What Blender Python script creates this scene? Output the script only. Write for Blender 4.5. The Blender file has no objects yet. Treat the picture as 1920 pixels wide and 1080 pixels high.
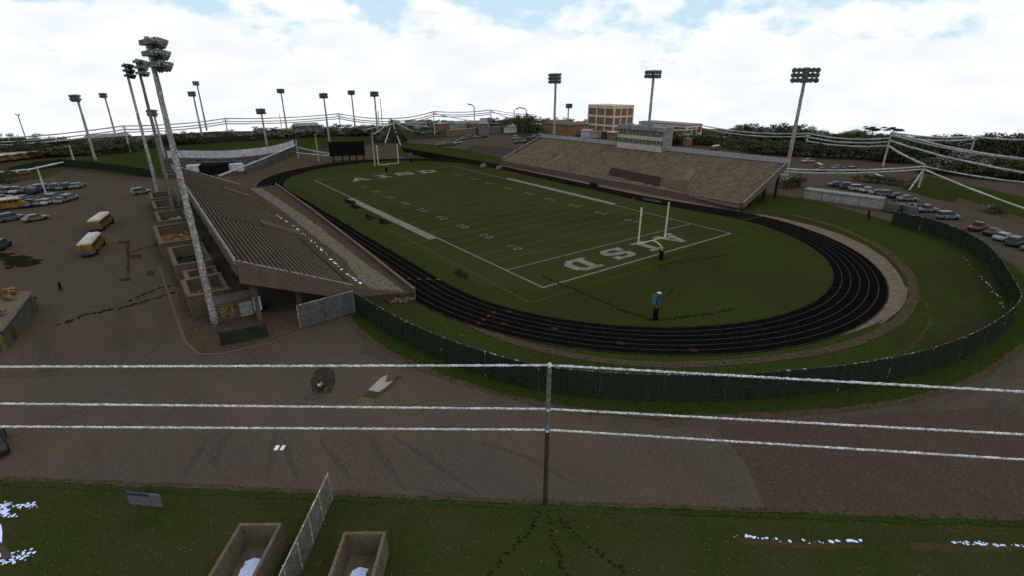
import bpy, bmesh, math, random
from mathutils import Vector, Matrix
R = math.radians
random.seed(7)
C = bpy.context.scene.collection
sc = bpy.context.scene

# ------------------------------------------------------------ camera, sky, sun, exposure
CAM = Vector((-45.83, -54.13, 28.63)); YAW = R(36.517); PIT = R(21.99); FPX = 960.0
cd = bpy.data.cameras.new('camera'); cam = bpy.data.objects.new('camera', cd); C.objects.link(cam)
cam.location = CAM; cam.rotation_euler = (math.pi/2-PIT, 0, -YAW)
cd.sensor_width = 36; cd.lens = 18.0; cd.clip_start = .5; cd.clip_end = 3000
sc.camera = cam
w = bpy.data.worlds.new('World'); sc.world = w; w.use_nodes = True
nt = w.node_tree; nt.nodes.clear()
def N(t, **k):
    n = nt.nodes.new(t)
    for a, b in k.items(): setattr(n, a, b)
    return n
sky = N('ShaderNodeTexSky', sky_type='NISHITA', sun_disc=False, sun_elevation=R(48), sun_rotation=R(200))
bgs = N('ShaderNodeBackground'); bgs.inputs['Strength'].default_value = .13
nt.links.new(sky.outputs[0], bgs.inputs['Color'])
tc = N('ShaderNodeTexCoord'); mp = N('ShaderNodeMapping'); mp.inputs['Scale'].default_value = (1, 1, 2.2)
nt.links.new(tc.outputs['Generated'], mp.inputs['Vector'])
nz = N('ShaderNodeTexNoise'); nz.inputs['Scale'].default_value = 9.0; nz.inputs['Detail'].default_value = 9; nz.inputs['Roughness'].default_value = .56
nt.links.new(mp.outputs[0], nz.inputs['Vector'])
sep = N('ShaderNodeSeparateXYZ'); nt.links.new(tc.outputs['Generated'], sep.inputs[0])
mr = N('ShaderNodeMapRange'); mr.inputs['From Min'].default_value = 0.02; mr.inputs['From Max'].default_value = .13
mr.inputs['To Min'].default_value = .20; mr.inputs['To Max'].default_value = -.07
nt.links.new(sep.outputs['Z'], mr.inputs['Value'])
ad = N('ShaderNodeMath', operation='ADD'); nt.links.new(nz.outputs['Fac'], ad.inputs[0]); nt.links.new(mr.outputs[0], ad.inputs[1])
mrz = N('ShaderNodeMapRange'); mrz.inputs['From Min'].default_value = .22; mrz.inputs['From Max'].default_value = .6; mrz.inputs['To Min'].default_value = 0; mrz.inputs['To Max'].default_value = .34
nt.links.new(sep.outputs['Z'], mrz.inputs['Value'])          # cloud cover added overhead, out of view, to keep the light neutral
ad0 = ad; ad = N('ShaderNodeMath', operation='ADD'); nt.links.new(ad0.outputs[0], ad.inputs[0]); nt.links.new(mrz.outputs[0], ad.inputs[1])
cr = N('ShaderNodeValToRGB'); cr.color_ramp.elements[0].position = .43; cr.color_ramp.elements[1].position = .54
nt.links.new(ad.outputs[0], cr.inputs[0])
nz2 = N('ShaderNodeTexNoise'); nz2.inputs['Scale'].default_value = 10; nz2.inputs['Detail'].default_value = 6
mp2 = N('ShaderNodeMapping'); mp2.inputs['Scale'].default_value = (1, 1, 3); mp2.inputs['Location'].default_value = (3, 1, 0)
nt.links.new(tc.outputs['Generated'], mp2.inputs['Vector']); nt.links.new(mp2.outputs[0], nz2.inputs['Vector'])
cc = N('ShaderNodeValToRGB'); cc.color_ramp.elements[0].position = .38; cc.color_ramp.elements[1].position = .60
cc.color_ramp.elements[0].color = (.85, .905, 1, 1); cc.color_ramp.elements[1].color = (.97, .985, 1, 1)
nt.links.new(nz2.outputs['Fac'], cc.inputs[0])
bgc = N('ShaderNodeBackground'); bgc.inputs['Strength'].default_value = 1.06
nt.links.new(cc.outputs[0], bgc.inputs['Color'])
# a thin pale blue haze veil keeps the open blue close to the cloud brightness
veil = N('ShaderNodeBackground'); veil.inputs['Color'].default_value = (.64, .85, 1, 1); veil.inputs['Strength'].default_value = .95
mv = N('ShaderNodeMixShader'); mv.inputs[0].default_value = .85
nt.links.new(bgs.outputs[0], mv.inputs[1]); nt.links.new(veil.outputs[0], mv.inputs[2])
mx = N('ShaderNodeMixShader'); nt.links.new(cr.outputs[0], mx.inputs[0]); nt.links.new(mv.outputs[0], mx.inputs[1]); nt.links.new(bgc.outputs[0], mx.inputs[2])
out = N('ShaderNodeOutputWorld'); nt.links.new(mx.outputs[0], out.inputs[0])
sl = bpy.data.lights.new('sun', 'SUN'); so = bpy.data.objects.new('sun', sl); C.objects.link(so)
sl.energy = .55; sl.angle = R(14); sl.color = (1, .90, .76)
so.rotation_euler = (R(42), 0, R(20)); so.location = (0, 0, 200)
sc.view_settings.view_transform = 'Standard'; sc.view_settings.look = 'None'
sc.view_settings.exposure = 0; sc.view_settings.gamma = 1

# ------------------------------------------------------------ survey helpers
_f = Vector((math.sin(YAW)*math.cos(PIT), math.cos(YAW)*math.cos(PIT), -math.sin(PIT)))
_r = Vector((math.cos(YAW), -math.sin(YAW), 0)); _u = _r.cross(_f)
def G(px, py, z=0.0):                       # point of the horizontal plane z on the survey ray
    d = _f+_r*((px-960)/FPX)+_u*((540-py)/FPX)
    return CAM+d*((z-CAM.z)/d.z)
def PR(P):
    d = Vector(P)-CAM; q = d.dot(_f); return 960+FPX*d.dot(_r)/q, 540-FPX*d.dot(_u)/q
def HT(b, top):                             # height at which a vertical over b reaches row top
    lo, hi = -5.0, 90.0
    for _ in range(50):
        m = (lo+hi)/2
        if PR((b.x, b.y, m))[1] > top: lo = m
        else: hi = m
    return lo

# ------------------------------------------------------------ materials
MATS = {}
def mat(name, c1, c2=None, scale=1.0, speck=None, sp_scale=9.0, sp_amt=.0, rough=.9, stretch=None, c3=None, sc3=.05, bump=0.0, lo=.35, hi=.65, metal=0.0):
    if name in MATS: return MATS[name]
    m = bpy.data.materials.new(name); m.use_nodes = True; t = m.node_tree
    b = t.nodes['Principled BSDF']; b.inputs['Roughness'].default_value = rough; b.inputs['Metallic'].default_value = metal
    b.inputs['Specular IOR Level'].default_value = .25 if rough < .6 else 0.0
    g = t.nodes.new('ShaderNodeNewGeometry'); vec = g.outputs['Position']
    if stretch:
        mm = t.nodes.new('ShaderNodeMapping'); mm.inputs['Rotation'].default_value = (0, 0, stretch[0]); mm.inputs['Scale'].default_value = stretch[1:]
        t.links.new(vec, mm.inputs[0]); vec2 = mm.outputs[0]
    else: vec2 = vec
    c2 = c2 or tuple(x*.75 for x in c1)
    n = t.nodes.new('ShaderNodeTexNoise'); n.inputs['Scale'].default_value = scale; n.inputs['Detail'].default_value = 7; n.inputs['Roughness'].default_value = .65
    t.links.new(vec2, n.inputs['Vector'])
    r = t.nodes.new('ShaderNodeValToRGB'); r.color_ramp.elements[0].position = lo; r.color_ramp.elements[1].position = hi
    r.color_ramp.elements[0].color = (*c1, 1); r.color_ramp.elements[1].color = (*c2, 1)
    t.links.new(n.outputs['Fac'], r.inputs[0]); col = r.outputs[0]
    if c3:
        n3 = t.nodes.new('ShaderNodeTexNoise'); n3.inputs['Scale'].default_value = sc3; n3.inputs['Detail'].default_value = 5
        t.links.new(vec, n3.inputs['Vector'])
        r3 = t.nodes.new('ShaderNodeValToRGB'); r3.color_ramp.elements[0].position = .45; r3.color_ramp.elements[1].position = .62
        t.links.new(n3.outputs['Fac'], r3.inputs[0])
        x = t.nodes.new('ShaderNodeMix'); x.data_type = 'RGBA'; t.links.new(r3.outputs[0], x.inputs[0]); t.links.new(col, x.inputs[6]); x.inputs[7].default_value = (*c3, 1)
        col = x.outputs[2]
    if speck:
        n4 = t.nodes.new('ShaderNodeTexNoise'); n4.inputs['Scale'].default_value = sp_scale; n4.inputs['Detail'].default_value = 2
        t.links.new(vec, n4.inputs['Vector'])
        r4 = t.nodes.new('ShaderNodeValToRGB'); r4.color_ramp.elements[0].position = 1-sp_amt-.03; r4.color_ramp.elements[1].position = 1-sp_amt+.03
        t.links.new(n4.outputs['Fac'], r4.inputs[0])
        x = t.nodes.new('ShaderNodeMix'); x.data_type = 'RGBA'; t.links.new(r4.outputs[0], x.inputs[0]); t.links.new(col, x.inputs[6]); x.inputs[7].default_value = (*speck, 1)
        col = x.outputs[2]
    # fine grain
    n5 = t.nodes.new('ShaderNodeTexNoise'); n5.inputs['Scale'].default_value = sp_scale*1.7; n5.inputs['Detail'].default_value = 3
    t.links.new(vec, n5.inputs['Vector'])
    mr5 = t.nodes.new('ShaderNodeMapRange'); mr5.inputs['From Min'].default_value = .3; mr5.inputs['From Max'].default_value = .7
    mr5.inputs['To Min'].default_value = .72; mr5.inputs['To Max'].default_value = 1.28
    t.links.new(n5.outputs['Fac'], mr5.inputs[0])
    vm = t.nodes.new('ShaderNodeVectorMath'); vm.operation = 'SCALE'; t.links.new(col, vm.inputs[0]); t.links.new(mr5.outputs[0], vm.inputs['Scale'])
    t.links.new(vm.outputs[0], b.inputs['Base Color'])
    if bump:
        bp = t.nodes.new('ShaderNodeBump'); bp.inputs['Strength'].default_value = bump; bp.inputs['Distance'].default_value = .1
        t.links.new(n5.outputs['Fac'], bp.inputs['Height']); t.links.new(bp.outputs[0], b.inputs['Normal'])
    MATS[name] = m; return m
def mesh_mat(name, c, cover, scale=14.0, c2=None):        # chain link or netting: real gaps between the wires
    m = mat(name, c, c2, 2.0, sp_scale=scale); t = m.node_tree
    b = t.nodes['Principled BSDF']; o = t.nodes['Material Output']
    g = t.nodes.new('ShaderNodeNewGeometry'); n = t.nodes.new('ShaderNodeTexNoise'); n.inputs['Scale'].default_value = scale; n.inputs['Detail'].default_value = 1
    t.links.new(g.outputs['Position'], n.inputs['Vector'])
    r = t.nodes.new('ShaderNodeMath'); r.operation = 'GREATER_THAN'; r.inputs[1].default_value = 1-cover
    t.links.new(n.outputs['Fac'], r.inputs[0])
    tr = t.nodes.new('ShaderNodeBsdfTransparent'); x = t.nodes.new('ShaderNodeMixShader')
    t.links.new(r.outputs[0], x.inputs[0]); t.links.new(tr.outputs[0], x.inputs[1]); t.links.new(b.outputs[0], x.inputs[2]); t.links.new(x.outputs[0], o.inputs[0])
    return m
M = dict(
 ground=mat('ground_soil', (0.0364, 0.0322, 0.0196), (0.0224, 0.0266, 0.0112), .25, (0.0630, 0.0525, 0.0350), 1.6, .36, c3=(0.0196, 0.0252, 0.0091), sc3=.025),
 asphalt=mat('asphalt', (0.0601, 0.0495, 0.0344), (0.0424, 0.0367, 0.0270), .30, (0.0809, 0.0622, 0.0393), 5, .38, c3=(0.0493, 0.0447, 0.0336), sc3=.045, stretch=(R(25), 1, .22, 1)),
 asphalt_near=mat('asphalt_road', (0.0653, 0.0516, 0.0356), (0.0513, 0.0444, 0.0339), .22, (0.0840, 0.0661, 0.0430), 9, .40, c3=(0.0521, 0.0492, 0.0398), sc3=.09, stretch=(R(-35), 1, .18, 1)),
 grass=mat('grass', (0.0192, 0.0301, 0.0063), (0.0255, 0.0315, 0.0089), .6, (0.0136, 0.0188, 0.0047), 3, .36, c3=(0.0227, 0.0248, 0.0084), sc3=.05),
 lush=mat('verge_grass', (0.0149, 0.0305, 0.0055), (0.0230, 0.0353, 0.0079), 1.2, (0.0080, 0.0153, 0.0036), 6, .40, bump=.3),
 near_grass=mat('near_grass', (0.0256, 0.0312, 0.0081), (0.0198, 0.0286, 0.0065), .5, (0.2097, 0.2470, 0.1512), 11, .285, c3=(0.0302, 0.0312, 0.0106), sc3=.16, bump=.5),
 turf=mat('field_turf', (0.0312, 0.0322, 0.0119), (0.0250, 0.0282, 0.0100), .12, (0.0324, 0.0343, 0.0150), 2.5, .40, c3=(0.0206, 0.0254, 0.0075), sc3=.03),
 outfield=mat('outfield_grass', (0.0161, 0.0274, 0.0072), (0.0209, 0.0322, 0.0080), .05),
 track=mat('track_rubber', (0.0032, 0.0031, 0.0028), (0.0045, 0.0042, 0.0039), .5, (0.0166, 0.0155, 0.0142), 4, .33),
 white=mat('white_paint', (0.1530, 0.1530, 0.1300), (0.0994, 0.1033, 0.0803), .8, sp_scale=4),
 line=mat('faint_line', (0.0840, 0.0840, 0.0595), (0.0595, 0.0616, 0.0406), .8, sp_scale=4),
 lane=mat('lane_paint', (0.0588, 0.0539, 0.0466), (0.0269, 0.0245, 0.0221), .8, sp_scale=4),
 yellow=mat('yellow_paint', (.07,.062,.012), (.05,.045,.012), 1),
 orange=mat('orange_paint', (0.0680, 0.0360, 0.0144), None, 1),
 red=mat('red_paint', (0.0478, 0.0135, 0.0090), (0.0338, 0.0197, 0.0141), 1),
 tan=mat('tan_concrete', (0.1204, 0.0941, 0.0688), (0.0895, 0.0711, 0.0528), .7, (0.0574, 0.0459, 0.0344), 3, .33),
 dirt=mat('path_dirt', (0.0600, 0.0450, 0.0285), (0.0390, 0.0315, 0.0195), 1.1, (0.0263, 0.0240, 0.0135), 2.5, .38),
 dirt2=mat('infield_dirt', (0.0585, 0.0435, 0.0300), (0.0435, 0.0345, 0.0240), .2, (0.0375, 0.0338, 0.0165), 1.5, .4),
 gravel=mat('pale_gravel', (0.1365, 0.1209, 0.0897), (0.0663, 0.0593, 0.0437), 1.6, (0.0312, 0.0273, 0.0195), 3.5, .40),
 wallb=mat('brown_concrete', (0.0981, 0.0765, 0.0565), (0.0736, 0.0578, 0.0434), .8, (0.1139, 0.1119, 0.1059), 4, .30),
 seat_w=mat('weathered_bench', (0.0686, 0.0581, 0.0396), (0.0475, 0.0409, 0.0290), .6, (0.0924, 0.0858, 0.0726), 4, .33),
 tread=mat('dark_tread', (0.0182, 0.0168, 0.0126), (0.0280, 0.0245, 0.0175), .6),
 seat_e=mat('pale_bench', (0.1725, 0.1342, 0.0880), (0.0989, 0.0792, 0.0528), .5, (0.2530, 0.2090, 0.1540), 3, .36),
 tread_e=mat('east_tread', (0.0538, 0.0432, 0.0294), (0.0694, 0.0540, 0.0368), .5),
 rail=mat('pale_railing', (.30,.30,.31), (.15,.15,.16), 1.5, (.06,.06,.06), 3, .40),
 pole=mat('galvanised_pole', (.25,.25,.235), (.13,.13,.115), 1.6, (.46,.47,.45), 4.5, .40, c3=(.17,.14,.14), sc3=.3),
 pole_brown=mat('rusty_pole', (.145,.12,.11), (.085,.07,.062), 1.6, (.26,.25,.24), 3.5, .36),
 lamp=mat('lamp_housing', (.12,.13,.115), (.06,.068,.06), 2.0, (.32,.34,.32), 4, .40),
 lamp_dark=mat('dark_housing', (.03,.035,.035), (.015,.02,.02), 2.0, (.14,.16,.16), 4, .34),
 wire=mat('pale_cable', (0.4784, 0.4876, 0.4968), (0.2024, 0.2116, 0.2208), 3.5, (0.6900, 0.6992, 0.7176), 9, .40),
 wire_far=mat('grey_cable', (.36,.37,.36), (.18,.185,.18), 1.2, (.5,.5,.5), 3, .36),
 wood=mat('creosote_wood', (.030,.022,.018), (.05,.038,.032), 2.5, (.09,.075,.07), 9, .36),
 woodtop=mat('weathered_pole_top', (0.1360, 0.1400, 0.1440), (0.0560, 0.0520, 0.0520), 2.5, (0.2400, 0.2400, 0.2480), 9, .36),
 screen=mat('green_slats', (0.0156, 0.0260, 0.0145), (0.0108, 0.0170, 0.0093), 1.2, (0.0240, 0.0360, 0.0204), 5, .40, stretch=(0, 3, 3, .35)),
 chain=mesh_mat('chain_link', (.17,.17,.15), .50, 17, (.09,.09,.08)),
 chain_far=mesh_mat('faint_chain_link', (.075,.078,.055), .36, 12, (.05,.055,.035)),
 chain_light=mesh_mat('bright_chain_link', (.36,.36,.38), .56, 6, (.18,.18,.19)),
 sheet=mat('grey_sheet', (.085,.088,.082), (.055,.058,.052), 1.0, (.03,.033,.03), 5, .38),
 dark=mat('dark_green_screen', (.014,.02,.015), (.025,.028,.02), 1),
 black=mat('black_panel', (.004,.005,.004), (.008,.010,.008), 2),
 concrete=mat('grey_concrete', (0.1080, 0.0936, 0.0677), (0.0792, 0.0684, 0.0490), 1.4, (0.0360, 0.0324, 0.0252), 5, .33),
 crust=mat('crusted_concrete', (.06,.058,.05), (.15,.115,.075), 5, (.02,.02,.018), 12, .38),
 rubble=mat('ochre_debris', (.16,.105,.042), (.045,.034,.020), 1.6, (.26,.19,.10), 3.5, .40),
 sky_paint=mat('painted_sky_blue', (.50,.60,.92), (.56,.66,.95), .8, rough=.25),  # sky brightness put into the colour, for ground gaps that show sky
 brick=mat('brick', (0.2000, 0.0997, 0.0546), (0.1280, 0.0712, 0.0441), .5, (0.1600, 0.1425, 0.1155), 1, .33),
 band=mat('pale_stone_band', (.52,.47,.38), (.36,.33,.27), .5),
 press=mat('press_box_wall', (0.363, 0.343, 0.240), (0.255, 0.240, 0.174), .5, (0.403, 0.389, 0.324), 2, .36),
 pressd=mat('press_box_glass', (.06,.065,.06), (.10,.105,.09), .6, (.2,.2,.18), 1.6, .38),
 roof=mat('grey_roof', (.18,.185,.18), (.11,.115,.11), .7, (.3,.3,.3), 2, .36),
 offwhite=mat('off_white_wall', (.25,.25,.215), (.18,.18,.155), .5, (.1,.1,.09), 1.5, .30),
 net=mat('white_netting', (.40,.42,.46), (.25,.26,.28), .8, (.12,.12,.12), 2, .36),
 seats_dark=mat('dark_seats', (0.0210, 0.0195, 0.0195), (0.0450, 0.0405, 0.0375), .8, (0.1275, 0.1200, 0.1200), 1.6, .38),
 leaf=mat('leaf_dark', (.030,.044,.016), (.058,.070,.028), .35, (.19,.20,.15), 1.3, .33),
 leaf2=mat('leaf_olive', (.068,.066,.030), (.036,.042,.018), .35, (.24,.23,.18), 1.3, .36),
 leaf3=mat('leaf_grey', (.14,.14,.12), (.06,.065,.05), .5, (.42,.42,.39), 1.3, .40),
 bark=mat('bark', (.05,.04,.03)),
 glass=mat('car_glass', (.012,.015,.018), rough=.2),
 tyre=mat('tyre_rubber', (.012,.012,.012)),
 chrome=mat('headlight_lens', (.4,.4,.38), rough=.3),
 busy=mat('school_bus_yellow', (0.1800, 0.0900, 0.0120), (0.0900, 0.0450, 0.0105), .7, (0.0600, 0.0375, 0.0150), 2.5, .34, rough=.5),
 busr=mat('bus_white_roof', (.34,.34,.30), (.2,.2,.17), .9, (.08,.08,.06), 2, .30, rough=.5),
 blue=mat('blue_trim', (.02,.06,.20)),
 gold=mat('goalpost_yellow', (.42,.38,.20), (.30,.29,.20), 1.5),
 goalw=mat('goalpost_pale', (.50,.49,.38), (.33,.33,.25), 1.2),
 teal=mat('teal_panel', (.05,.20,.17), (.02,.06,.06), 2.5), navy=mat('navy_panel', (.02,.02,.045), (.06,.06,.09), 3),
 signface=mat('sign_face', (.10,.11,.115), (.085,.09,.095), 2), signblue=mat('sign_blue', (.015,.03,.07), (.03,.045,.07), 3),
 skin=mat('skin', (.25,.15,.1)), shirt=mat('white_shirt', (.55,.6,.65)), trousers=mat('dark_trousers', (.03,.026,.02)), hair=mat('dark_hair', (.01,.008,.006)),
 patchgrey=mat('pale_patch', (.24,.225,.20), (.22,.205,.18), .5), patchgreen=mat('green_patch', (0.0288, 0.0440, 0.0176), (0.0240, 0.0360, 0.0144), 2), patchtan=mat('tan_patch', (.10,.070,.045), (.075,.055,.038), 1),
 speckrail=mat('speckled_rail', (.02,.035,.025), (.03,.05,.035), 1.5, (.25,.26,.25), 2.2, .40),
 road_brown=mat('road_brown', (0.0518, 0.0403, 0.0293), (0.0404, 0.0340, 0.0268), .3, (0.0671, 0.0491, 0.0342), 6, .40, stretch=(R(-30), 1, .3, 1)),
 number=mat('faded_number', (0.1080, 0.1120, 0.0880), (0.0680, 0.0720, 0.0480), 2.0),
 tarline=mat('faded_parking_line', (0.0660, 0.0585, 0.0480), (0.0525, 0.0450, 0.0360), 1.0),
 stain_streak=mat('dark_stain_streak', (0.0072, 0.0084, 0.0042), (0.0132, 0.0150, 0.0072), 2.5), oil=mat('oil_mat', (0.0160, 0.0152, 0.0096), (0.0360, 0.0320, 0.0224), 1.6),  # colours drips and ruts, and also the painted streaks on the field
 crease=mat('asphalt_crease', (0.0467, 0.0418, 0.0334), (0.0568, 0.0476, 0.0360), .9, (0.0334, 0.0318, 0.0300), 6, .4),
)

# ------------------------------------------------------------ mesh builder
def wloc(o):
    v = Vector((0, 0, 0))
    while o is not None: v += o.location; o = o.parent
    return v
class MB:
    def __init__(s): s.v = []; s.f = []
    def face(s, pts):
        i = len(s.v); s.v += [tuple(p) for p in pts]; s.f.append(tuple(range(i, i+len(pts)))); return s
    def hexa(s, lo, hi):                     # two quads (lists of four points) joined
        i = len(s.v); s.v += [tuple(p) for p in lo]+[tuple(p) for p in hi]
        n = len(lo)
        s.f.append(tuple(range(i+n-1, i-1, -1))); s.f.append(tuple(range(i+n, i+2*n)))
        for k in range(n): s.f.append((i+k, i+(k+1) % n, i+n+(k+1) % n, i+n+k))
        return s
    def box(s, cx, cy, cz, sx, sy, sz, rz=0.0):
        c, n = math.cos(rz), math.sin(rz); q = []
        for z in (cz-sz/2, cz+sz/2):
            q.append([(cx+c*x-n*y, cy+n*x+c*y, z) for x, y in ((-sx/2, -sy/2), (sx/2, -sy/2), (sx/2, sy/2), (-sx/2, sy/2))])
        return s.hexa(q[0], q[1])
    def prism(s, pts, z0, z1): return s.hexa([(p[0], p[1], z0) for p in pts], [(p[0], p[1], z1) for p in pts])
    def bar(s, a, b, wd, h):                  # upright slab from a to b (bottom at a.z/b.z), thickness wd
        a, b = Vector(a), Vector(b); d = (b-a); d.z = 0; d.normalize(); p = Vector((-d.y, d.x, 0))*wd/2; u = Vector((0, 0, h))
        return s.hexa([a-p, b-p, b+p, a+p], [a-p+u, b-p+u, b+p+u, a+p+u])
    def tube(s, pts, r, n=8, jit=0.0):
        pts = [Vector(p) for p in pts]; rr = r if isinstance(r, (list, tuple)) else [r]*len(pts)
        i0 = len(s.v)
        for k, p in enumerate(pts):
            d = (pts[min(k+1, len(pts)-1)]-pts[max(k-1, 0)]).normalized()
            a = d.cross(Vector((0, 0, 1)) if abs(d.z) < .9 else Vector((1, 0, 0))).normalized(); b = d.cross(a)
            for j in range(n):
                t = 2*math.pi*j/n; q = rr[k]*(1+random.uniform(-jit, jit))
                s.v.append(tuple(p+a*math.cos(t)*q+b*math.sin(t)*q))
        for k in range(len(pts)-1):
            for j in range(n):
                s.f.append((i0+k*n+j, i0+k*n+(j+1) % n, i0+(k+1)*n+(j+1) % n, i0+(k+1)*n+j))
        s.f.append(tuple(range(i0+n-1, i0-1, -1))); e = i0+(len(pts)-1)*n; s.f.append(tuple(range(e, e+n)))
        return s
    def build(s, name, m, parent=None, world=True, smooth=False):
        me = bpy.data.meshes.new(name)
        off = wloc(parent) if (parent and world) else Vector((0, 0, 0))
        me.from_pydata([(x-off.x, y-off.y, z-off.z) for x, y, z in s.v], [], s.f); me.update()
        me.materials.append(m)
        if smooth:
            for p in me.polygons: p.use_smooth = True
        o = bpy.data.objects.new(name, me); C.objects.link(o)
        if parent: o.parent = parent
        return o
LABELS = set()
def tag(o, label, cat, group=None):
    if label in LABELS: print('DUPLICATE LABEL', label)
    if len(label.split()) > 16: print('LONG', label)
    LABELS.add(label); o['label'] = label; o['category'] = cat
    if group: o['group'] = group
    return o
def thing(name, label, cat, loc=(0, 0, 0), rz=0.0, group=None):
    o = bpy.data.objects.new(name, None); C.objects.link(o); o.location = loc; o.rotation_euler = (0, 0, rz); o.empty_display_size = .3
    return tag(o, label, cat, group)
def struct(o): o['kind'] = 'structure'; return o
def copy_tree(o, parent=None):
    c = o.copy(); C.objects.link(c); c.parent = parent
    for ch in list(o.children): copy_tree(ch, c)
    return c
def sheet(name, pts, z, m, parent=None):
    b = MB(); b.face([(p[0], p[1], z) for p in pts]); o = b.build(name, m, parent)
    return o if parent else struct(o)
def rough_edge(pts, amp, step, close=True):
    out = []; n = len(pts)
    for i in range(n if close else n-1):
        a, b = Vector(pts[i][:2]), Vector(pts[(i+1) % n][:2]); k = max(1, int((b-a).length/step))
        for j in range(k):
            p = a.lerp(b, j/k); out.append((p.x+random.uniform(-amp, amp), p.y+random.uniform(-amp, amp)))
    if not close: out.append(tuple(pts[-1][:2]))
    return out
def smooth_line(pts, it=2, close=False):
    pts = [Vector(p[:2]) for p in pts]
    for _ in range(it):
        q = [] if close else [pts[0]]
        for i in range(len(pts) if close else len(pts)-1):
            a, b = pts[i], pts[(i+1) % len(pts)]; q += [a.lerp(b, .25), a.lerp(b, .75)]
        if not close: q.append(pts[-1])
        pts = q
    return [(p.x, p.y) for p in pts]
def ribbon(name, line, wd, z, m, parent=None):
    b = MB(); L = [Vector((p[0], p[1], 0)) for p in line]; A = []; Bb = []
    for i, p in enumerate(L):
        d = (L[min(i+1, len(L)-1)]-L[max(i-1, 0)]).normalized(); q = Vector((-d.y, d.x, 0)); ww = wd[i] if isinstance(wd, list) else wd
        A.append(p+q*ww/2); Bb.append(p-q*ww/2)
    for i in range(len(L)-1):
        b.face([(A[i].x, A[i].y, z), (Bb[i].x, Bb[i].y, z), (Bb[i+1].x, Bb[i+1].y, z), (A[i+1].x, A[i+1].y, z)])
    o = b.build(name, m, parent)
    return o if parent else struct(o)

# ------------------------------------------------------------ the ground and its sheets
disc = []
for k in range(96):
    a = 2*math.pi*k/96; rr = 372+random.uniform(-6, 6)
    disc.append((CAM.x+rr*math.cos(a), CAM.y+rr*math.sin(a)))
gb = MB(); gb.prism(disc, -4, 0); struct(gb.build('ground', M['ground']))
asph = [(-150, 70), (-59.1, -5.4), (-33.4, -26.9), (-.5, -53.7), (60, -103.6), (230, -90), (240, -10), (190, 60), (128, 130), (135, 200), (60, 200), (46, 150), (30, 143), (-12, 135), (-42, 143), tuple(G(300, 335)[:2]), tuple(G(160, 325)[:2]), tuple(G(0, 345)[:2]), (-150, 160)]
sheet('parking_lot', rough_edge(asph, .5, 6), .02, M['asphalt'])
# near road surface, worn and browner, in front of the stadium
sheet('road', rough_edge([(-120, 45), (-59.1, -5.4), (-33.4, -26.9), (-.5, -53.7), (50, -95.4), (72, -68), (40, -52), (8, -45), (-16, -30), (-30, -2), (-44, 3), (-70, 20), (-100, 50)], .25, 2.5), .04, M['asphalt_near'])
# foreground lawn
lawn = [(-150, 69.6), (-59.1, -5.8), (-33.4, -27.3), (-.5, -54.1), (60, -104), (60, -160), (-150, -160)]
sheet('lawn', rough_edge(lawn, .22, .8), .07, M['near_grass'])
edge_near = [(-90, 20.6), (-59.1, -5.4), (-45.9, -16.3), (-33.4, -26.9), (-21.3, -36.8), (-9.6, -46.3), (-.5, -53.7), (40, -87)]
ribbon('road_edge_soil', rough_edge(edge_near, .10, 1.0, False), .45, .09, M['dirt'])
o = ribbon('verge', rough_edge([(x-.32, y-.4) for x, y in edge_near], .12, .5, False), .5, .11, M['lush'])
# ring verge outside the screen fence
ring_out = [tuple(G(*q)[:2]) for q in [(655, 592), (700, 640), (780, 682), (900, 727), (1050, 762), (1200, 776), (1400, 777), (1600, 763), (1750, 737), (1850, 692), (1920, 640), (1960, 600)]]
ring_out += [(62, -43), (74, -36.5), (82, -28), (85, -20), (88, -11), (94, 5), (94, 22)]
ring_s = smooth_line(ring_out, 2)
stadium_poly = ring_s+[(70, 22), (62, 60), (64, 100), (58, 130), (30, 146), (5, 142), (-12, 125), (-17, 100), (-22, 50), (-25, 9.5)]
ribbon('verge_soil', rough_edge(ring_s, .2, 1.5, False), 1.5, .06, M['dirt'])
sheet('verge_ring', rough_edge(ring_s, .15, 1.0, False)+[(70, 22), (62, 60), (-10, 50), (-22.5, 8.5)], .085, M['lush'])
# screen-fence line (base)
fen = [tuple(G(*q)[:2]) for q in [(668, 588), (750, 640), (850, 688), (1000, 737), (1150, 752), (1300, 756), (1400, 752), (1600, 733), (1750, 698), (1850, 650), (1905, 600)]]
fen += [(49, -42.6), (65, -37.0), (75.3, -31.0), (81.3, -23.8), (83, -16.5)]
fen_s = smooth_line(fen, 2)
sheet('embankment', fen_s+[(88, -12), (93.3, 2), (93.5, 14), (72, 14), (62, 60), (-10, 50), (-21, 10)], .12, M['grass'])
# far end grass, dirt
sheet('far_dirt', rough_edge([tuple(G(*q)[:2]) for q in [(480, 345), (540, 322), (640, 300), (760, 298), (790, 281), (700, 272), (560, 290), (430, 335)]], 1, 5), .05, M['dirt2'])
sheet('far_asphalt_patch', rough_edge([tuple(G(*q)[:2]) for q in [(868, 281), (888, 272), (955, 278), (968, 288), (950, 291), (925, 289)]], .5, 4), .065, mat('old_asphalt', (0.0320, 0.0304, 0.0288), (0.0384, 0.0352, 0.0304), .2))
sheet('far_grass', rough_edge([tuple(G(*q)[:2]) for q in [(745, 291), (752, 268), (800, 270), (880, 283), (958, 298), (935, 306), (1010, 322), (900, 318), (800, 304)]], .6, 4), .07, M['grass'])
sheet('lot_dirt_bank', rough_edge([tuple(G(*q)[:2]) for q in [(85, 335), (120, 318), (200, 327), (285, 335), (300, 345), (200, 335)]], .8, 5), .05, M['dirt2'])
sheet('outfield', rough_edge([tuple(G(*q)[:2]) for q in [(120, 311), (200, 321), (285, 330), (340, 302), (420, 305), (500, 297), (552, 282), (620, 276), (700, 268), (705, 254), (560, 257), (430, 266), (330, 270), (260, 276), (180, 288)]], 1, 8), .04, M['outfield'])
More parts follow.
